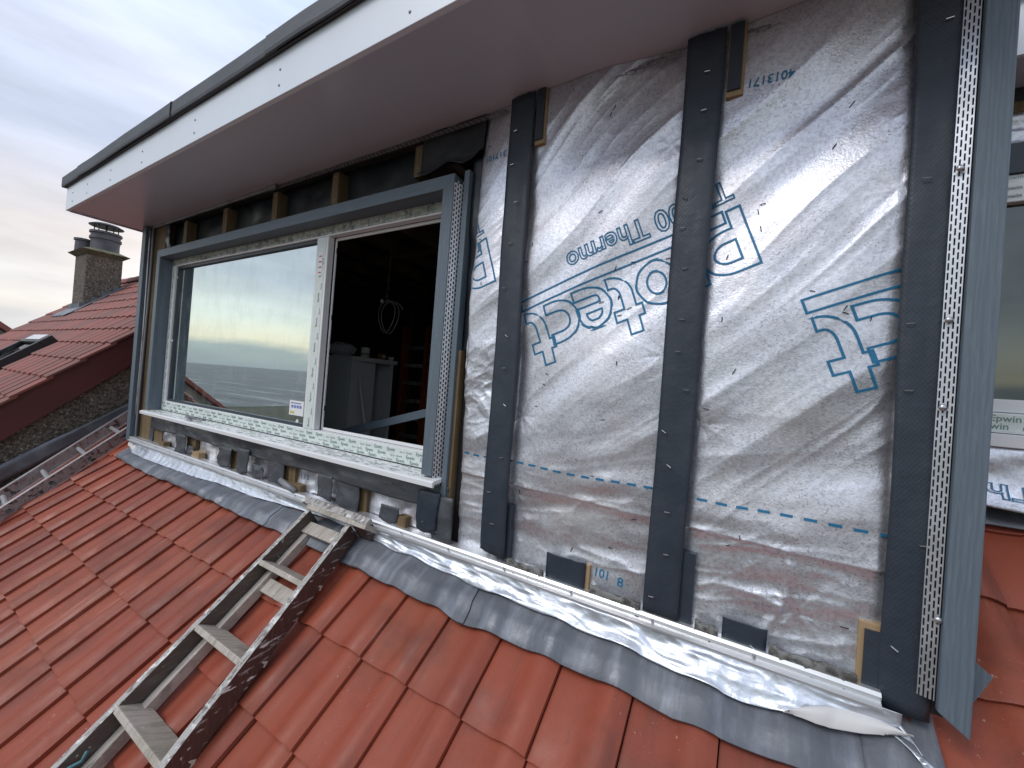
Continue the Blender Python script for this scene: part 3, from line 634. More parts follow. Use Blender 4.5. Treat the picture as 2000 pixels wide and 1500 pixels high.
# base rail and foil skirt
rail = MB()
P = [(-3.30, .0, -.488), (-3.30, -.034, -.4885), (-3.30, -.039, -.494), (-3.30, -.036, -.503), (-3.30, -.048, -.509), (-3.30, -.048, -.513), (-3.30, .0, -.513)]
rail.prism([Vector(p) for p in P], (3.528, 0, 0))
ro_ = rail.build('base_rail', 'trim_alu', dor)
for x in np.arange(-3.1, .2, .196):
    MB().dome((x, -.039, -.498), (0, -1, .2), .0034).build('screw', 'screw_dark', ro_, smooth=True)
FS = [(-3.22,-.050),(-3.132,-.071),(-2.85,-.076),(-2.575,-.071),(-2.307,-.068),(-2.122,-.054),(-1.95,-.056),(-1.811,-.055),(-1.476,-.035),(-1.3,-.030),(-1.095,-.042),(-.95,-.053),(-.885,-.047),(-.801,-.055),(-.648,-.064),(-.464,-.065),(-.312,-.068),(-.197,-.071),(-.056,-.080),(.025,-.084),(.079,-.075),(.135,-.073),(.202,-.055),(.255,-.035)]
def fs_edge(x): return float(np.interp(x, [a for a, b in FS], [b for a, b in FS]))
n = 430; m_ = 22; P = []
top = Vector((0, -.040, -.509))
for i in range(n+1):
    x = -3.22+3.475*i/n; se = fs_edge(x)+.0025*float(fbm(x*16, 4.4, 2)); row = []
    for j in range(m_+1):
        v = j/m_; o = (lead_o(x, se) if x > -1.2 else .012)+.008
        bot = rf(x, se, o+.003); mid = rf(x, max(se*.35, -.03)-.012, .028)
        a = Vector((x, top.y, top.z)); p = a*(1-v)**2+mid*2*v*(1-v)+bot*v*v
        amp = math.sin(PI*min(1, v*1.0))**.7*(.0078 if x > -1.25 else .0022)
        sk = 1.6*v
        wr = float(fbm((x+v*.05)*6, v*1.8, 3))+1.3*(float(ridge((x-.10*v)*9+.9*math.sin(x*4), v*1.9+3, 3))**1.8-.25)
        n_ = Vector((0, -ST, CT)); p = p+n_*(amp*wr)
        row.append(p)
    P.append(row)
sk = MB().slab(P, (0, .0006, -.0014)).build('foil_skirt', 'foil_skirt', dor, smooth=True)
# turned-back pale lip at the right end and loose corner at the left
P = []
for i in range(26):
    u = i/25; x = .085+.175*u; row = []
    for j in range(9):
        v = j/8; w2 = .036*math.sin(PI*min(1, u*1.05))**.8+.002
        se = fs_edge(x)+.001; row.append(rf(x+.01*v, se+w2*v-.004, lead_o(x, se)+.016+.009*math.sin(PI*v*.9)))
    P.append(row)
MB().slab(P, (0, 0, -.001)).build('foil_lip', 'foil_white', dor, smooth=True)
P = [[rf(.245+.05*i/10+.01*math.sin(j), -.02-.055*i/10-.012*j/4, .022+.008*math.sin(j*1.3+i*.5)) for j in range(5)] for i in range(11)]
MB().slab(P, (0, 0, -.001)).build('foil_lip', 'foil_skirt', dor, smooth=True)
P = [[rf(-3.30+.16*i/10, -.012-.045*j/4*(.5+.05*i), .03+.006*math.sin(i*.8+j)) for j in range(5)] for i in range(11)]
MB().slab(P, (0, 0, -.001)).build('foil_lip', 'foil_white', dor, smooth=True)

# zone under the sill
sheet('sheathing_foil', -2.93, -2.52, -.50, -.385, .012, 'foil', .016, 12, 14, .008, seed=11)
sheet('sheathing_foil', -2.49, -2.12, -.50, -.385, .012, 'foil', .018, 12, 14, .008, seed=12)
sheet('sheathing_foil', -2.05, -1.62, -.50, -.385, .014, 'foil', .016, 12, 14, .008, seed=13)
sf = sheet('sheathing_foil', -1.60, -1.20, -.50, -.385, .012, 'foil', .016, 12, 14, .008, seed=14)
sheet('sheathing_foil', -1.165, -.84, -.50, -.385, .008, 'foil', .020, 9, 12, .008, seed=15)
MB().box(-3.12, -.757, .03, .045, -.515, -.30).build('sheathing_board', 'dark', dor)
for a, b in ((-3.035, -2.92), (-2.60, -2.50), (-2.125, -2.04), (-1.682, -1.60), (-1.205, -1.158)):
    MB().box(a, b, -.004, .03, -.50, -.36).build('stud', 'stud', dor, bevel=.001)
for a, b, z0, z1, m in ((-2.905, -2.84, -.495, -.465, 'stud'), (-2.50, -2.41, -.497, -.462, 'stud_pale'), (-1.655, -1.53, -.497, -.462, 'stud'), (-.985, -.945, -.497, -.455, 'stud')):
    MB().box(a, b, -.022, .01, z0, z1).build('timber_block', m, dor, bevel=.0015)
MB().tube([(-1.66, -.026, -.462), (-1.60, -.034, -.470), (-1.545, -.03, -.485)], .012, 8).build('sealant_bead', 'cable_grey', dor, smooth=True)
P = []
for i in range(150):
    u = i/149; x = -3.045+u*(2.262); zl = -.398+.004*math.sin(x*7)+.005*float(fbm(x*5, .2, 2)); row = []
    for j in range(12):
        v = j/11; z = -.325+(zl+.325)*v
        row.append(Vector((x, -.016-.006*v-.009*float(fbm(x*7+z*3, z*16, 3))-.008*max(0, float(fbm(x*3, 7.7, 2)))*math.sin(PI*v), z)))
    P.append(row)
MB().slab(P, (0, .003, 0)).build('sill_membrane', 'dpc_smooth', dor, smooth=True)
flaps = [(-2.665,-2.549,-.488,-.39,-.005),(-2.560,-2.485,-.482,-.440,.006),(-2.200,-2.080,-.482,-.392,.0),(-2.005,-1.915,-.482,-.373,-.007),(-1.892,-1.802,-.486,-.430,0),(-1.772,-1.650,-.482,-.385,.003),(-1.412,-1.325,-.476,-.388,-.003),(-1.308,-1.182,-.486,-.385,.004),(-1.058,-.975,-.482,-.430,0),(-.886,-.803,-.470,-.345,-.008),(-.832,-.755,-.492,-.352,-.001)]
for i, (a, b, z0, z1, dy) in enumerate(flaps):
    nx_ = 8; P = []
    for k in range(nx_+1):
        u = k/nx_; row = []
        for j in range(11):
            v = j/10; z = z1+(z0-z1)*v+.004*math.sin(u*5+i)*v
            row.append(Vector((a+(b-a)*u+.006*math.sin(v*3+i)*v+.004*math.sin(i*2.1)*v, -.026+dy-.006*math.sin(PI*u)*v-.005*float(fbm(u*2+i*3, v*3, 2)), z)))
        P.append(row)
    fo = MB().slab(P, (0, .003, 0)).build('membrane_flap', 'dpc_smooth' if i != 9 else 'dpc', dor, smooth=True)
    if i in (3, 5, 6, 7, 9, 10): MB().tube([(a+.4*(b-a)-.004, -.036+dy, z0+.03), (a+.4*(b-a)+.004, -.037+dy, z0+.033)], .0013, 5).build('staple', 'staple', fo)
mb = MB(); flat_text(mb, '1 3 0', -1.555, -.437, .028, math.radians(3), surf=lambda x, z: Vector((x, -.0075, z))); mb.build('printed_number', 'ink_dark', sf)

# right of the window: closer, trim, timber, black gap
mb = MB(); perf(mb, lambda u, v: (u, -.038+.034*(u+.832)/.022, v), -.8325, -.8105, -.325, .625, 5, .0150, .62, .5); mb.build('perforated_closer', 'alu', dor)
MB().box(-.832, -.80, .012, .014, -.33, .64).build('closer_backing', 'dark', dor)
MB().box(-.8095, -.790, -.022, .006, -.352, .66).build('side_trim', 'trim', dor, bevel=.001)
MB().box(-.789, -.778, -.012, .03, -.39, .10).build('edge_timber', 'stud', dor)
MB().box(-.789, -.778, -.010, .03, -.50, -.392).build('edge_timber', 'stud', dor)
MB().box(-.777, -.745, .012, .03, -.51, .70).build('black_membrane', 'dark', dor)
sheet('black_membrane', -.789, -.752, .10, .70, .0, 'black_sheet', .01, 14, 8, .01, seed=21)

# ---- window surround (mitred grey woodgrain)
SX0, SX1, SZ0, SZ1, SW = -3.086, -.833, -.296, .648, .043
yf, yb = -.042, .022
def ring(poly_o, poly_i, i): # mitred member between outer/inner corners i,i+1
    j = (i+1) % 4; o, n_ = poly_o, poly_i
    a = [Vector((o[i][0], yf, o[i][1])), Vector((o[j][0], yf, o[j][1])), Vector((n_[j][0], yf, n_[j][1])), Vector((n_[i][0], yf, n_[i][1]))]
    return a
PO = [(SX0, SZ0), (SX0, SZ1), (SX1, SZ1), (SX1, SZ0)]; PI_ = [(SX0+SW, SZ0), (SX0+SW, SZ1-SW), (SX1-SW, SZ1-SW), (SX1-SW, SZ0)]
sur = thing('x', '', ''); bpy.data.objects.remove(sur)
s1 = MB().prism(ring(PO, PI_, 1), (0, .014, 0)).build('window_surround', 'trim_h', dor, bevel=.001)
MB().prism(ring(PO, PI_, 0), (0, .014, 0)).build('window_surround', 'trim', dor, bevel=.001)
MB().prism(ring(PO, PI_, 2), (0, .014, 0)).build('window_surround', 'trim', dor, bevel=.001)
yr = -.0275
MB().box(SX0+SW-.012, SX0+SW-.0005, yr, .0215, SZ0, SZ1-SW).build('window_reveal', 'trim', dor)
MB().box(SX1-SW+.0005, SX1-SW+.012, yr, .0215, SZ0, SZ1-SW).build('window_reveal', 'trim', dor)
MB().box(SX0+SW-.012, SX1-SW+.012, yr, .0215, SZ1-SW+.0005, SZ1-SW+.012).build('window_reveal', 'trim_h', dor)
MB().box(SX1-.008, SX1+.001, yr, .012, SZ0-.01, SZ1-.004).build('window_reveal', 'trim', dor)
# pale perforated bead along its top
mb = MB(); perf(mb, lambda u, v: (v, -.041+u*.7, SZ1+.002+u*.30), 0, .026, -1.86, -1.005, 2, .0165, .6, .5); mb.build('perforated_closer', 'alu', dor)
MB().prism([(-3.0, -.041, SZ1+.0015), (-3.0, -.020, SZ1+.009), (-3.0, .0, SZ1+.0015)], (1.12, 0, 0)).build('top_bead', 'alu', dor)

# ---- window
win = MB()
X0, X1, Zb, Zt = SX0+SW+.001, SX1-SW-.001, -.296, SZ1-SW
MX0, MX1 = -1.612, -1.535
GZ0, GZ1 = -.240, .563
yw = .022; ywb = .050
for a in ((X0, X0+.045, Zb, Zt), (X1-.045, X1, Zb, Zt)): win.box(a[0], a[1], yw, ywb, a[2], a[3])
win.box(X0+.0455, X1-.0455, yw, ywb, Zb, GZ0); win.box(X0+.0455, X1-.0455, yw, ywb, GZ1, Zt)
wo = win.build('window_frame', 'upvc', dor, bevel=.002)
MB().box(MX0, MX1, yw-.002, ywb-.002, GZ0+.0005, GZ1-.0005).build('mullion', 'upvc', wo, bevel=.003)
# glazing bead and pane
gb = MB(); gx0, gx1 = X0+.0455, MX0-.0005
gb.box(gx0, gx0+.013, yw+.010, yw+.03, GZ0, GZ1).box(gx1-.013, gx1, yw+.010, yw+.03, GZ0, GZ1).box(gx0+.0135, gx1-.0135, yw+.010, yw+.03, GZ0, GZ0+.013).box(gx0+.0135, gx1-.0135, yw+.010, yw+.03, GZ1-.013, GZ1)
gb.build('glazing_bead', 'trim_dark', wo)
MB().box(gx0+.010, gx1-.010, yw+.022, yw+.026, GZ0+.010, GZ1-.010).build('pane', 'glass', wo)
# opening rebate with hinge keeps
ob = MB(); ox0, ox1 = MX1+.0005, X1-.0455
ob.box(ox0, ox0+.008, yw+.030, ywb+.008, GZ0, GZ1).box(ox0+.0105, ox1, yw+.03, ywb+.008, GZ0, GZ0+.012).box(ox0+.0105, ox1, yw+.03, ywb+.008, GZ1-.012, GZ1)
ob.build('opening_rebate', 'upvc', wo, bevel=.001)
for z in (-.16, .22, .50): MB().box(ox0+.0085, ox0+.013, yw+.031, yw+.036, z, z+.022).build('hinge_keep', 'iron', wo)
for z in (.50, .12): MB().dome((X0+.052, yw+.0095, z), (.3, -1, 0), .006).build('glazing_clip', 'upvc', wo)
# protective tape with its printed words
def tape(x0, x1, z0, z1, y, m='tape'): return MB().box(x0, x1, y-.0012, y-.0002, z0, z1).build('protective_tape', m, wo)
tape(X0+.002, X1-.002, Zb+.003, GZ0-.004, yw); tape(X0+.002, X0+.042, GZ0, GZ1, yw, 'tape'); tape(MX0+.013, MX1-.013, GZ0+.003, GZ1-.01, yw-.002)
tape(X0+.002, X1-.002, GZ1+.006, Zt-.001, yw, 'tape_torn')
mb = MB(); yt = yw-.0018
SF = lambda x, z: Vector((x, yt, z)); rowz = (-.258, -.275, -.291); k = 0
for r, z in enumerate(rowz):
    x = X0+.01+r*.02; k = r
    while x < X1-.06:
        if k % 3 != 2:
            flat_text(mb, 'Epwin', x, z, .017, 0, bold=.012, sx=1.0, surf=SF)
        else: flat_text(mb, 'bm m', x, z, .009, 0, bold=.006, sx=1.1, surf=SF); flat_text(mb, 'Epwin', x+.03, z, .011, 0, bold=0, surf=SF)
        x += .066 if k % 3 != 2 else .075; k += 1
z = GZ0+.01; k = 0
while z < GZ1-.07:
    flat_text(mb, 'Epwin' if k % 2 else 'Epwin', -1.566+.012*(k % 2), z, .016 if k % 2 == 0 else .011, PI/2, bold=.01, surf=lambda x, z: Vector((x, yw-.0040, z))); z += .052; k += 1
z = GZ0+.01
while z < GZ1-.06: flat_text(mb, 'Epwin', X0+.03, z, .016, PI/2, bold=.01, surf=SF); z += .06
mb.build('tape_lettering', 'tape_ink', wo)['kind'] = 'stuff'
mb = MB(); x = X0+.02
while x < X1-.06: flat_text(mb, 'Epwin', x, GZ1+.015, .016, 0, bold=.01, surf=SF); x += .07
mb.build('tape_lettering', 'tape_ink', wo)['kind'] = 'stuff'
MB().box(-1.588, -1.562, yw-.0045, yw-.0036, .40, .50).build('red_sticker', 'sticker', wo)
mb = MB()
for z in (.410, .432, .455, .478): mb.box(-1.584, -1.566, yw-.0052, yw-.0046, z, z+.006)
mb.build('sticker_print', 'stick_red', wo)
# energy label on the pane
yp = yw+.0215
MB().box(-1.755, -1.650, yp-.001, yp-.0002, -.197, -.133).build('pane_label', 'sticker', wo)
mb = MB(); mb.box(-1.745, -1.67, yp-.0018, yp-.0011, -.146, -.142)
for i in range(4): mb.box(-1.74+.02*i, -1.726+.02*i, yp-.0018, yp-.0011, -.165-.0, -.153)
mb.build('label_print', 'stick_blue', wo)
MB().box(-1.747, -1.715, yp-.0018, yp-.0011, -.190, -.180).build('label_print', 'stick_yel', wo)
MB().prism([(-1.702, yp-.0002, -.222), (-1.690, yp-.0002, -.211), (-1.680, yp-.0002, -.222), (-1.691, yp-.0002, -.238)], (0, -.0008, 0)).build('pane_label', 'sticker', wo)
# sill
sill = MB().prism([(SX0+.0, .02, -.298), (SX0, -.058, -.304), (SX0, -.064, -.308), (SX0, -.064, -.323), (SX0, -.056, -.325), (SX0, -.052, -.315), (SX0, .02, -.312)], (2.278, 0, 0))
so_ = sill.build('sill', 'upvc', wo, bevel=.001)
mb = MB(); r_2 = random.Random(3)
for k in range(520):
    x = r_2.uniform(SX0+.02, SX1-.03); y = r_2.choice((-.048, -.036, -.024, -.012, .0, .010))+r_2.uniform(-.002, .002); l = r_2.uniform(.006, .03); zt = -.298+(y-.02)*.077+.0006
    mb.add([(x, y-.0013, zt), (x+l, y-.0013, zt), (x+l, y+.0013, zt+.0002), (x, y+.0013, zt+.0002)], [(0, 1, 2, 3)])
mb.build('tape_lettering', 'tape_ink', so_)

# ---- interior shell
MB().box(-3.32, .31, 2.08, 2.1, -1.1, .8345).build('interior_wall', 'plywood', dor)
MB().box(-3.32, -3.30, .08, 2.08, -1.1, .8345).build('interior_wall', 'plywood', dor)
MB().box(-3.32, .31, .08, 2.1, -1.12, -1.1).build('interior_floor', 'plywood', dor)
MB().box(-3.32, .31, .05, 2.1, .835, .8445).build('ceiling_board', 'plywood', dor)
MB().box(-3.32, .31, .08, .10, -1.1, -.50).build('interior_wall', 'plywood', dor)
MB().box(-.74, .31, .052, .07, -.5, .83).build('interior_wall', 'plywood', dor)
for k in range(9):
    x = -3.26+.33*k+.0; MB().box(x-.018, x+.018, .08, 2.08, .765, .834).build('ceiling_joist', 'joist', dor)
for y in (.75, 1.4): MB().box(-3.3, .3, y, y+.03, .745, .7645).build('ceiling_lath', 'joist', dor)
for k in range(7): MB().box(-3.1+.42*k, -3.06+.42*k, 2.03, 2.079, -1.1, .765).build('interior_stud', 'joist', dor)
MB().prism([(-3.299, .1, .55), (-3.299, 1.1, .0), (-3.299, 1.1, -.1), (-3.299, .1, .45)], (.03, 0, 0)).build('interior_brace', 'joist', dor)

# ------------------------------------------------------------------ loose things in and on the dormer
cab = thing('cabinet', 'white board cabinet standing inside the open window', 'cabinet', (-2.3, .8, -1.1))
MB().box(-2.46, -2.11, .60, .615, -1.095, .085).build('front_panel', 'cab', cab, bevel=.001)
MB().box(-2.105, -2.087, .60, .665, -1.095, .085).build('side_panel', 'cab', cab, bevel=.001)
MB().box(-2.46, -2.105, .93, .95, -1.095, .085).build('back_panel', 'cab', cab, bevel=.001)
MB().box(-2.125, -2.108, .68, .80, -1.095, .085).build('side_panel', 'cab', cab, bevel=.001)
MB().box(-2.46, -2.080, .595, .96, .0855, .112).build('top', 'cab', cab, bevel=.0015)
# crumpled bag
n = 22; P = []
for i in range(n):
    a = PI*i/(n-1); row = []
    for j in range(n*2+1):
        b = 2*PI*j/(n*2); r = 1+.35*float(ridge(i*.45, (j % (n*2))*.4, 3))-.2
        row.append(Vector((-2.33+.115*r*math.sin(a)*math.cos(b), .70+.07*r*math.sin(a)*math.sin(b), .158+.046*r*math.cos(a))))
    P.append(row)
MB().grid(P).build('plastic_bag', 'plastic_bag', smooth=False, top=('crumpled clear plastic bag lying on the white cabinet', 'bag'))
jar = thing('jar', 'cream labelled paint tin with pale lid on the white cabinet', 'tin', (-2.11, .75, .1125))
MB().lathe((-2.13, .73, .1125), [(.024, 0), (.026, .003), (.026, .052), (.024, .055)], 20).build('tin_body', 'cream', jar, smooth=False)
MB().lathe((-2.13, .73, .1678), [(.027, 0), (.027, .008), (.022, .010)], 20).build('lid', 'cab', jar)
MB().lathe((-2.13, .73, .127), [(.0265, 0), (.0265, .016)], 20, cap=False).build('label_band', 'tape_ink', jar)
cb = thing('carton', 'small brown carton beside the paint tin', 'carton', (-2.12, .85, .1125))
MB().box(-2.135, -2.095, .835, .87, .1125, .152).build('carton_body', 'brownjar', cb, bevel=.001); MB().box(-2.0945, -2.094, .84, .865, .128, .14).build('label_patch', 'cream', cb)
tb = thing('tub', 'little white lidded tub at the end of the cabinet top', 'tub', (-2.11, .92, .1125))
MB().lathe((-2.11, .925, .1125), [(.015, 0), (.018, .018)], 16).build('tub_body', 'cab', tb); MB().lathe((-2.11, .925, .1307), [(.0195, 0), (.0195, .005)], 16).build('lid', 'sticker', tb)
# pole leaning on cabinet
MB().tube([(-2.03, .62, -.02), (-1.83, .58, -.52), (-1.76, .57, -.80)], .007, 8).build('pole', 'cab', top=('thin pale metal pole leaning against the white cabinet', 'pole'))
# trim length lying across the opening
MB().bar((-1.86, .33, -.325), (-1.12, .33, -.118), (.0, .012, .0), (-.004, 0, .017)).build('trim_length', 'trim', top=('grey trim length lying slantwise across the open window inside', 'trim'))
# coil of cable
cc = thing('cable_coil', 'coil of white cable hanging from the ceiling inside the window', 'cable', (-1.69, .5, .77))
pts = [(-1.70, .5, .765), (-1.705, .5, .60), (-1.71, .5, .42)]
MB().tube(pts, .0025, 6).build('hanging_cable', 'cable', cc, smooth=True)
pts = []
for k in range(66):
    a = 2*PI*k/30; q = k/30; pts.append((-1.715+.018*q+(.066+.004*q)*math.sin(a), .5+.01*math.sin(a*2)+.008*q, .325-.004*q+(.088)*math.cos(a)))
MB().tube(pts, .0024, 6).build('coil_loops', 'cable', cc, smooth=True)
MB().dome((-1.735, .49, .405), (0, -1, 0), .012).build('clip', 'cab', cc)
# orange ladders and timber at the back
ol = thing('orange_ladder', 'orange fibreglass ladder standing upright at the back of the dark room', 'ladder', (-2.1, 1.5, -1.1))
for x in (-2.62, -2.36): MB().box(x, x+.035, 1.5, 1.56, -1.095, .45).build('rail', 'orange', ol)
for k in range(9): MB().box(-2.584, -2.361, 1.51, 1.54, -.95+.15*k, -.92+.15*k).build('rung', 'alu_dull', ol)
for i, (x, h, m, lb) in enumerate(((-2.27, .40, 'orange', 'wide orange board propped upright beside the orange ladder'), (-2.17, .48, 'yellowwood', 'yellowish timber length propped up next to the wide orange board'), (-2.05, .42, 'yellowwood', 'yellowish timber length propped nearest the window frame'))):
    MB().bar((x, 1.45, -1.09), (x+.02, 1.5, h), (.032 if i == 0 else .018, 0, 0), (0, .012, 0)).build('board', m, top=(lb, 'board'))
# scrap of torn tape on sill
mb = MB(); P = [[Vector((-2.58+.20*i/12, -.030+.016*math.sin(i*1.1)+.012*j/4, -.2975+.009*abs(math.sin(i*.9+j))+.001)) for j in range(5)] for i in range(13)]
mb.slab(P, (0, 0, .0015)); P = [[Vector((-2.54+.11*i/8, -.048+.012*j/3+.01*math.sin(i), -.2985+.007*abs(math.sin(i*1.3+j)))) for j in range(4)] for i in range(9)]
mb.slab(P, (0, 0, .0015)); mb.build('torn_tape', 'cable_grey', smooth=False, top=('torn scrap of dark tape lying on the white window sill', 'tape scrap'))

# ------------------------------------------------------------------ wooden stepladder on the roof
lad = thing('wooden_ladder', 'paint-spattered old wooden stepladder lying up the red tiles', 'ladder', (-1.2, -.5, -.9))
A0, A1 = (-1.373, -.052), (-1.262, -1.20)      # left rail outer top edge (x, s)
B0, B1 = (-1.150, -.052), (-.946, -1.20)       # right rail left top edge
O0, O1 = .020, .080
def lx(P0, P1, s): t = (s-P0[1])/(P1[1]-P0[1]); return P0[0]+(P1[0]-P0[0])*t
def rail_(x_of, w0, w1, o0, o1, s0, s1, name, m, sub=None):
    n = 30; mb = MB(); P = []
    for i in range(n+1):
        s = s0+(s1-s0)*i/n; x = x_of(s); j = .0008*random.uniform(-1, 1)
        P.append([rf(x+w0+j, s, o0), rf(x+w1, s, o0+j), rf(x+w1+j, s, o1), rf(x+w0, s, o1+j)])
    vs = [p for r in P for p in r]; fs = [(i*4+k, i*4+(k+1) % 4, (i+1)*4+(k+1) % 4, (i+1)*4+k) for i in range(n) for k in range(4)]+[(3, 2, 1, 0), (n*4, n*4+1, n*4+2, n*4+3)]
    return mb.add(vs, fs).build(name, m, lad, bevel=.0015)
lr = rail_(lambda s: lx(A0, A1, s), 0, .018, O0, O1-.0015, -.052, -1.2, 'rail', 'wood_brown_in')
rr = rail_(lambda s: lx(B0, B1, s), 0, .020, O0-.002, O1-.0015, -.052, -1.2, 'rail', 'wood_brown')
def cap_(x_of, w0, w1, par):
    n = 60; P = [[rf(x_of(s)+w0+.0012*float(fbm(s*40, 1, 2)), s, O1-.0012), rf(x_of(s)+(w0+w1)/2, s, O1+.0012), rf(x_of(s)+w1+.0012*float(fbm(s*40, 5, 2)), s, O1-.0012)] for s in np.linspace(-.052, -1.2, n)]
    MB().slab(P, (0, 0, -.0006)).build('worn_edge', 'wood_pale', par)
cap_(lambda s: lx(A0, A1, s), -.0006, .0186, lr); cap_(lambda s: lx(B0, B1, s), -.0006, .0206, rr)
# folded back frame
rail_(lambda s: lx(A0, A1, s), .0215, .046, -.004+.006, .034, -.085, -1.2, 'back_rail', 'wood_old')
rail_(lambda s: lx(B0, B1, s), -.018, -.0015, .002, .028, -.085, -1.2, 'back_rail', 'wood_old')
TA = math.radians(27)
def tread(s, o, d=.074, th=.016, ex=0.016, name='tread'):
    tv = rf(0, 1, 0)-rf(0, 0, 0); nv = rf(0, 0, 1)-rf(0, 0, 0)
    dep = nv*math.cos(TA)-tv*math.sin(TA); up = tv*math.cos(TA)+nv*math.sin(TA)
    f0 = rf(lx(A0, A1, s)+.002, s, o); f1 = rf(lx(B0, B1, s)+ex, s, o)
    a = [f0, f1, f1-dep*d, f0-dep*d]; b = [p-up*th for p in a]
    MB().hexa(b+a).build(name, 'wood_old', lad, bevel=.0025)
for s in (-.262, -.475, -.678, -.880, -1.08): tread(s, .082)
tread(-.040, .096, .080, .018, .10, 'top_board')
tv = rf(0, 1, 0)-rf(0, 0, 0)
# wider cap board at the head
a = rf(-1.418, -.026, .088); b = rf(-1.055, -.030, .088)
nv = rf(0, 0, 1)-rf(0, 0, 0); 
MB().bar(a, b, tv*.014, nv*.009).build('cap_board', 'wood_pale', lad, bevel=.003)
MB().hexa([rf(-1.128, -.05, .016), rf(-1.060, -.05, .016), rf(-1.060, -.018, .016), rf(-1.128, -.018, .016), rf(-1.128, -.05, .078), rf(-1.060, -.05, .078), rf(-1.060, -.018, .078), rf(-1.128, -.018, .078)]).build('head_block', 'wood_brown', lad, bevel=.002)
for s, o in ((-.095, .045), (-.30, .022)):
    xa, xb = lx(A0, A1, s)+.019, lx(B0, B1, s)-.001
    MB().hexa([rf(xa, s-.022, o-.010), rf(xb, s-.022, o-.010), rf(xb, s+.022, o-.010), rf(xa, s+.022, o-.010), rf(xa, s-.022, o), rf(xb, s-.022, o), rf(xb, s+.022, o), rf(xa, s+.022, o)]).build('cross_bar', 'wood_old', lad, bevel=.002)
ts = MB().tube([rf(lx(A0, A1, -.80)+.02, -.80, .05), rf(lx(A0, A1, -.80)+.03, -.79, .065), rf(lx(A0, A1, -.78)+.035, -.772, .055), rf(lx(A0, A1, -.76)+.045, -.755, .07)], .004, 6)
ts.build('tied_string', 'teal', lad, smooth=True)

# ------------------------------------------------------------------ aluminium ladder beside the gable
al = thing('aluminium_ladder', 'debris-covered aluminium ladder lying against the pebbledash gable', 'ladder', (-3.5, -.3, -.8))
def la_(x0, x1, s): return x0+(x1-x0)*(s+.636)/(.587)
nx0, nx1 = -3.268, -3.464; fx0, fx1 = -3.555, -3.79
def seg(xf, w, o0, o1, s0, s1): return [rf(xf(s)+dx, s, o) for s in (s0, s1) for dx, o in ((0, o0), (w, o0), (w, o1), (0, o1))]
def rail2(xf, w, o0, o1, s0, s1, name, m, par=None): p = seg(xf, w, o0, o1, s0, s1); return MB().hexa(p).build(name, m, par or al, bevel=.001)
nf = lambda s: la_(nx0, nx1, s); ff = lambda s: la_(fx0, fx1, s)
# near stile: side web with open rung ends, lipped at the top
hol = [(-.787), (-.589), (-.399), (-.204), (.002), (.20)]
web = MB(); s = -1.3; sh = sorted(hol)
def webpt(s, o): return rf(nf(s), s, o)
N_ = 12
prev = -1.35
for h in sh:
    hc = h+.008; r = .0125; a = hc-.03; b = hc+.03
    web.add([webpt(prev, .0), webpt(a, .0), webpt(a, .060), webpt(prev, .060)], [(0, 1, 2, 3)])
    ringv = [webpt(hc+r*math.cos(2*PI*k/N_), .030+r*math.sin(2*PI*k/N_)) for k in range(N_)]
    sq = []
    for k in range(N_):
        c, s_ = math.cos(2*PI*k/N_), math.sin(2*PI*k/N_); q = 1/max(abs(c), abs(s_)); sq.append(webpt(hc+.03*c*q, .030+.03*s_*q))
    web.add(ringv+sq, [(k, (k+1) % N_, N_+(k+1) % N_, N_+k) for k in range(N_)]); prev = b
web.add([webpt(prev, 0), webpt(.6, 0), webpt(.6, .06), webpt(prev, .06)], [(0, 1, 2, 3)])
wb = web.build('stile', 'alu_debris', al)
rail2(lambda s: nf(s)-.022, .0235, .0602, .065, -1.35, .6, 'stile_lip', 'trim_alu', wb)
rail2(lambda s: nf(s)-.004, .006, -.003, .002, -1.35, .6, 'stile_lip', 'trim_alu', wb)
rail2(lambda s: nf(s)-.026, .003, .0, .06, -1.35, .6, 'stile_inner', 'alu_debris', wb)
fo = rail2(ff, .010, .0, .060, -1.35, .6, 'stile', 'alu_debris')
rail2(lambda s: ff(s)-.010, .021, .0602, .066, -1.35, .6, 'stile_lip', 'trim_alu', fo)
rail2(lambda s: ff(s)+.0105, .016, -.003, .004, -1.35, .6, 'stile_lip', 'trim_alu', fo)
for h in hol:
    a = rf(nf(h)+.001, h+.008, .030); b = rf(ff(h)+.008, h+.03, .030)
    mb = MB(); d = (b-a).normalized(); u = Vector(rf(0, 1, 0)-rf(0, 0, 0)); v = d.cross(u)
    n = 14; R = []
    for p, r in ((a, .0125), (b, .0125)): R.append([p+(u*math.cos(2*PI*k/n)+v*math.sin(2*PI*k/n))*r for k in range(n+1)])
    mb.grid(R); mb.build('rung', 'trim_alu', al, smooth=True)
    MB().dome(a+d*.035, -d, .012).build('rung_bore', 'dark', al)

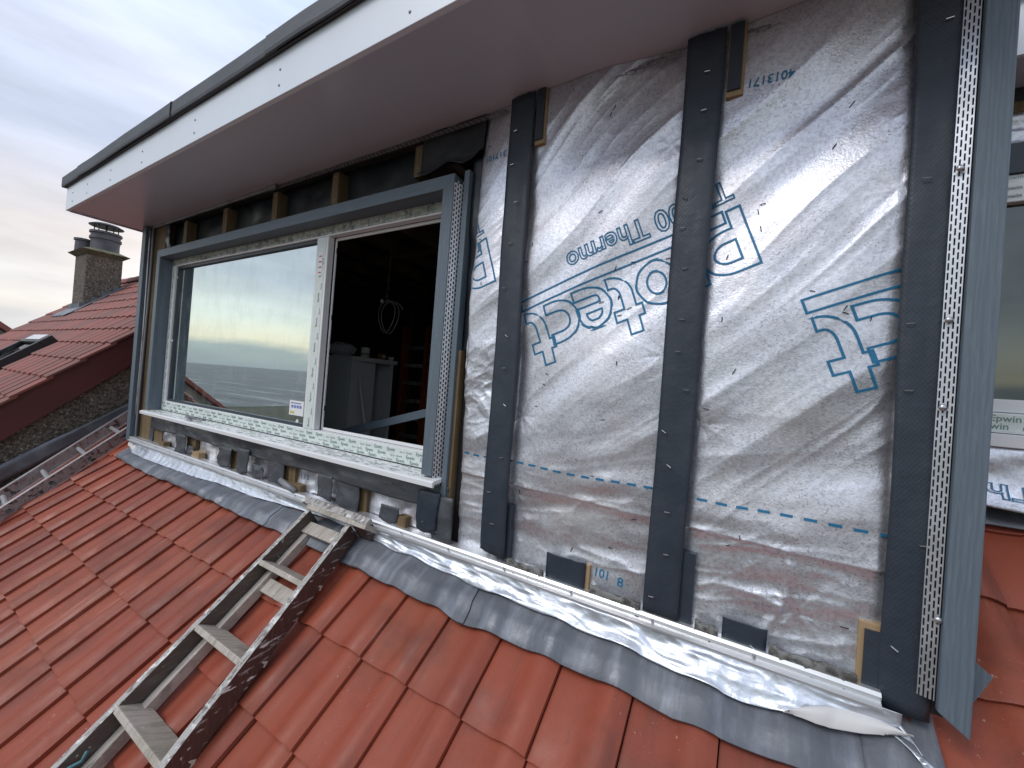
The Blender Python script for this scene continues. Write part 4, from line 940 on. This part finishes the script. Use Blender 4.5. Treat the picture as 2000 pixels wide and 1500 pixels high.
# ------------------------------------------------------------------ neighbour
GX = -3.95
PN = math.radians(42.0); CN, SN = math.cos(PN), math.sin(PN)
def nf_(x, s, o): return Vector((x, s*CN-o*SN, .085+s*SN+o*CN))
nb = thing('neighbour_house', 'pebbledashed neighbouring house with dark red verge and tall chimney', 'house', (-6, .5, -2))
RS = 1.12/CN
mb = MB().prism([(GX-.03, -1.2, -5.2), (GX-.03, 3.4, -5.2), (GX-.03, 3.4, -.98+.0), (GX-.03, 1.12, .99), (GX-.03, -1.2, -1.10)], (-4.3, 0, 0)); mb.build('wall', 'harl', nb)
o = MB().prism([nf_(GX, -1.7, -.19), nf_(GX, RS, -.19), nf_(GX, RS, -.012), nf_(GX, -1.7, -.012)], (-.028, 0, 0)).build('verge_board', 'barge', nb)
NT, NG = .155, .195
mb, q = tiles(-8.4, GX+.03, -1.8, RS-.02, F=nf_, xj=GX+.02-29*NT, sb=-1.75, tw=NT, ga=NG, nt_=8)
o = mb.build('roof_tiles', 'tile_far', nb, smooth=True); o.data.set_sharp_from_angle(angle=math.radians(40))
MB().prism([nf_(-8.45, -1.8, -.025), nf_(GX-.03, -1.8, -.025), nf_(GX-.03, RS, -.025), nf_(-8.45, RS, -.025)], (0, 0, -.03)).build('roof_deck', 'barge', nb)
MB().prism([Vector((-8.45, 1.10, 1.07)), Vector((GX, 1.10, 1.07)), Vector((GX, 3.4, -1.0)), Vector((-8.45, 3.4, -1.0))], (0, 0, -.03)).build('rear_roof', 'tile_far', nb)
rg = MB()
for k in range(16):
    x0 = -8.45+k*.282; P = [[Vector((x, 1.115+r*math.cos(a), 1.055+r*math.sin(a))) for a in np.linspace(PI, 0, 9)] for x, r in ((x0, .075), (x0+.285, .068))]
    rg.slab(P, (0, 0, -.01))
rg.build('ridge_tiles', 'tile_far', nb, smooth=False)
# stepped lead over the verge of our roof: upstand against the gable, and valley tray
P = []
for i in range(60):
    s = -1.4+2.1*i/59; row = [Vector((GX+.012+.003*float(fbm(s*5, j, 2)), s*CT*1.0, .0)) for j in range(5)]
    zb_ = -.50+s*CT*.865
    P.append([Vector((GX+.010+.004*float(fbm(s*5, j*.7, 2)), s*CT, Z0+.01+s*ST+ (.0+.028*j)+(.012*float(fbm(s*3, 2, 2)) if j == 4 else 0))) for j in range(5)])
MB().slab(P, (-.004, 0, 0)).build('lead_upstand', 'lead', nb, smooth=True)
tr = MB().prism([rf(GX+.01, -1.5, -.02), rf(-3.36, -1.5, -.02), rf(-3.36, 1.2, -.02), rf(GX+.01, 1.2, -.02)], (0, 0, -.02)); tr.build('verge_mortar', 'tile', house)
# chimney
ch = MB(); cx0, cx1, cy0, cy1 = -7.55, -7.10, .535, .865
ch.box(cx0, cx1, cy0, cy1, .30, 1.235); cho = ch.build('chimney', 'harl', nb)
cap = MB(); hx, hy = .035, .035
cap.hexa([(cx0, cy0, 1.236), (cx1, cy0, 1.236), (cx1, cy1, 1.236), (cx0, cy1, 1.236), (cx0-.10, cy0-.06, 1.285), (cx1+.06, cy0-.06, 1.285), (cx1+.06, cy1+.06, 1.285), (cx0-.10, cy1+.06, 1.285)])
cap.hexa([(cx0-.10, cy0-.06, 1.2855), (cx1+.06, cy0-.06, 1.2855), (cx1+.06, cy1+.06, 1.2855), (cx0-.10, cy1+.06, 1.2855), (cx0-.02, cy0+.05, 1.335), (cx1-.05, cy0+.05, 1.335), (cx1-.05, cy1-.03, 1.335), (cx0-.02, cy1-.03, 1.335)])
cap.build('cope', 'moss', cho, bevel=.006)
MB().lathe((-7.33, .745, 1.33), [(.138, 0), (.136, .10), (.140, .15), (.152, .155), (.152, .185), (.140, .19), (.140, .225), (.155, .23), (.155, .255), (.10, .258)], 28).build('chimney_pot', 'pot', cho, smooth=False)
MB().lathe((-7.55, .60, 1.30), [(.085, 0), (.082, .15), (.095, .155), (.095, .18), (.07, .185)], 22).build('chimney_pot', 'pot', cho)
cw = MB()
for k in range(4): a = PI/4+k*PI/2; cw.tube([(-7.33+.13*math.cos(a), .745+.13*math.sin(a), 1.58), (-7.33+.13*math.cos(a), .745+.13*math.sin(a), 1.665)], .006, 6)
cw.tube([(-7.33, .745, 1.58), (-7.33, .745, 1.68)], .010, 6)
cw.lathe((-7.33, .745, 1.66), [(.165, 0), (.168, .006), (.12, .032), (.06, .046), (.01, .05)], 24); cw.build('cowl', 'iron', cho)
fl = MB()
for k in range(4):
    y0 = cy0-.03+k*.095; z0 = .085+.9*y0
    fl.box(cx1+.001, cx1+.010, y0, y0+.10, z0-.05, z0+.09)
fl.box(cx0-.03, cx1+.011, cy0-.03, cy0-.001, .085+.9*cy0-.09, .085+.9*cy0+.05)
a_, b_ = (cy0-.12)/CN, (cy1+.02)/CN
fl.prism([nf_(cx1+.0, a_, .012), nf_(cx1+.12, a_, .012), nf_(cx1+.12, b_, .012), nf_(cx1, b_, .012)], (0, 0, .008))
fl.prism([nf_(cx0-.03, (cy0-.16)/CN, .014), nf_(cx1+.1, (cy0-.16)/CN, .014), nf_(cx1+.1, (cy0-.03)/CN, .014), nf_(cx0-.03, (cy0-.03)/CN, .014)], (0, 0, .008))
fl.build('lead_flashing', 'lead', cho)
# rooflight
sk_ = MB()
u0, u1, v0, v1 = -6.02, -5.30, -.62, .02
for a in ((u0, u1, v0, v0+.05), (u0, u1, v1-.10, v1), (u0, u0+.05, v0+.0505, v1-.1005), (u1-.05, u1, v0+.0505, v1-.1005)):
    sk_.hexa([nf_(a[0], a[2], .0), nf_(a[1], a[2], .0), nf_(a[1], a[3], .0), nf_(a[0], a[3], .0), nf_(a[0], a[2], .062), nf_(a[1], a[2], .062), nf_(a[1], a[3], .062), nf_(a[0], a[3], .062)])
sko = sk_.build('rooflight', 'iron', nb, bevel=.004)
MB().prism([nf_(u0+.05, v0+.05, .04), nf_(u1-.05, v0+.05, .04), nf_(u1-.05, v1-.1, .04), nf_(u0+.05, v1-.1, .04)], (0, 0, -.006)).build('glass_pane', 'glass_sky', sko)
MB().hexa([nf_(u0+.2, v1-.085, .0625), nf_(u1-.02, v1-.085, .0625), nf_(u1-.02, v1-.005, .0625), nf_(u0+.2, v1-.005, .0625), nf_(u0+.2, v1-.08, .075), nf_(u1-.02, v1-.08, .075), nf_(u1-.02, v1-.01, .075), nf_(u0+.2, v1-.01, .075)]).build('top_cover', 'trim_alu', sko)
# farther house at the picture's left edge
fh = thing('far_house', 'far house with sloping red roof at the left edge', 'house', (-14.5, 1, -5))
MB().prism([(-13.6, -5, -5), (-13.6, 3, -5), (-13.6, 3, -1.45), (-13.6, -1, 1.83), (-13.6, -5, -1.45)], (-3, 0, 0)).build('wall', 'wall', fh)
MB().prism([(-13.4, -1, 1.85), (-13.4, 3.1, -1.51), (-13.4, 3.1, -1.39), (-13.4, -1, 1.97)], (-3.4, 0, 0)).build('roof', 'tile_far', fh)
MB().prism([(-13.4, -1.002, 1.85), (-13.4, -1.002, 1.97), (-13.4, -5.1, -1.39), (-13.4, -5.1, -1.51)], (-3.4, 0, 0)).build('roof', 'tile_far', fh)

# ------------------------------------------------------------------ second dormer behind the post
d2 = thing('dormer', 'second dormer just visible to the right behind the grey corner post', 'dormer', (1.2, .47, -.2))
Y2 = .47; xa, xb = .40, 2.2
MB().box(xa, xb, Y2+.03, 2.0, -.35, .86).build('wall', 'black_sheet', d2)
MB().box(xa+.02, xb+.1, .345, 2.0, .833, .845).build('soffit', 'soffit', d2)
MB().box(xa+.02, xb+.1, .332, .344, .833, .96).build('fascia', 'fascia', d2)
MB().box(xa+.02, xb+.1, .32, 2.0, .961, 1.0).build('roof_edging', 'roofedge', d2)
MB().box(xa, xb, Y2-.006, Y2+.029, .800, .832).build('black_membrane', 'black_sheet', d2)
MB().box(xa, xb, Y2-.004, Y2+.029, .772, .7995).build('header_timber', 'stud', d2)
P = [[Vector((xa+.9*i/40, Y2+.002-.012*float(fbm(i*.35, j*.6, 3)), .690+.082*j/8)) for j in range(9)] for i in range(41)]
MB().slab(P, (0, .01, 0)).build('foil_membrane', 'foil', d2, smooth=True)
MB().box(xa, xb, Y2-.012, Y2+.029, .618, .692).build('window_trim', 'dpc', d2)
f2 = MB()
f2.box(xa, xb, Y2-.004, Y2+.02, .5925, .617).box(xa, xb, Y2-.014, Y2+.02, .545, .592).box(xa, xb, Y2-.018, Y2+.02, .028, .060).box(xa, xb, Y2-.026, Y2+.02, -.022, .0265).box(xa, xb, Y2-.045, Y2+.02, -.055, -.0235)
f2o = f2.build('window_frame', 'upvc', d2, bevel=.002)
MB().box(xa, xb, Y2+.006, Y2+.012, .060, .545).build('pane', 'glass_dark', f2o)
MB().box(xa, xb, Y2-.0272, Y2-.0262, -.018, .023).build('protective_tape', 'tape', f2o)
mb = MB()
for r, z in enumerate((.006, -.013)):
    x = .500-.02*r
    while x < 1.4:
        flat_text(mb, 'Epwin', x, z, .022, 0, bold=.01, surf=lambda x, z: Vector((x, Y2-.0278, z))); flat_text(mb, 'Epwin', x+.075, z, .012, 0, surf=lambda x, z: Vector((x, Y2-.0278, z))); x += .125
for z in (.575, .555, .600):
    x = .50
    while x < 1.2: flat_text(mb, 'Epwin', x, z, .014, 0, bold=.01, surf=lambda x, z: Vector((x, Y2-.0152, z))); x += .05
mb.build('tape_lettering', 'tape_ink', f2o)
def sk2(x, v): # drooping foil under the sill
    y = Y2-.03-.05*v-.014*math.sin(v*5+x*3)-.01*float(fbm(x*6, v*2, 3)); z = -.056-.128*v-.02*v*math.sin(x*5-1.9)
    return Vector((x, y, z))
P = [[sk2(xa+.9*i/60, j/16) for j in range(17)] for i in range(61)]
s2 = MB().slab(P, (0, .002, 0)).build('foil_skirt', 'foil', d2, smooth=True)
mb = MB(); vs, fs = text_mesh('Thermo', .012)
for l in loops_of(vs, fs): ribbon(mb, [(p[0]*.085, p[1]*.075) for p in l], .003, lambda u, v: sk2(.585-u, .62+v*4.2)+Vector((0, -.003, 0)))
ribbon(mb, [(.0, 0), (.9, 0)], .003, lambda u, v: sk2(.42+u, .95+v)+Vector((0, -.003, 0)), closed=False)
mb.build('printed_logo', 'ink', s2)
P = []
for i in range(50):
    x = xa-.02+1.0*i/49; row = []
    for j in range(9):
        s = .66-.16*j/8-.012*math.sin(x*9)*j/8; row.append(rf(x, s, lead_o(x, s)+.006+.02*(1-j/8)))
    P.append(row)
MB().slab(P, (0, 0, -.003)).build('lead_flashing', 'lead', d2, smooth=True)

# ------------------------------------------------------------------ ground and sea
GZ = -5.2
mb = MB()
def gh(x, y): return GZ-.01*max(0, -y-2)-(.0 if y > -2 else 0)+(.25*float(fbm(x*.05, y*.05, 3)) if abs(x)+abs(y) > 8 else 0)
xs = np.linspace(-60, 60, 41); ys = np.concatenate([np.linspace(-46, -6, 22), np.linspace(-4, 60, 20)])
mb.grid([[Vector((x, y, gh(x, y) if y > -45 else -9.5)) for y in ys] for x in xs])
struct(mb.build('ground', 'ground', smooth=True))
mb = MB(); mb.add([(-6000, -9000, -8.5), (6000, -9000, -8.5), (6000, -38, -8.5), (-6000, -38, -8.5)], [(0, 1, 2, 3)])
struct(mb.build('sea', 'sea'))
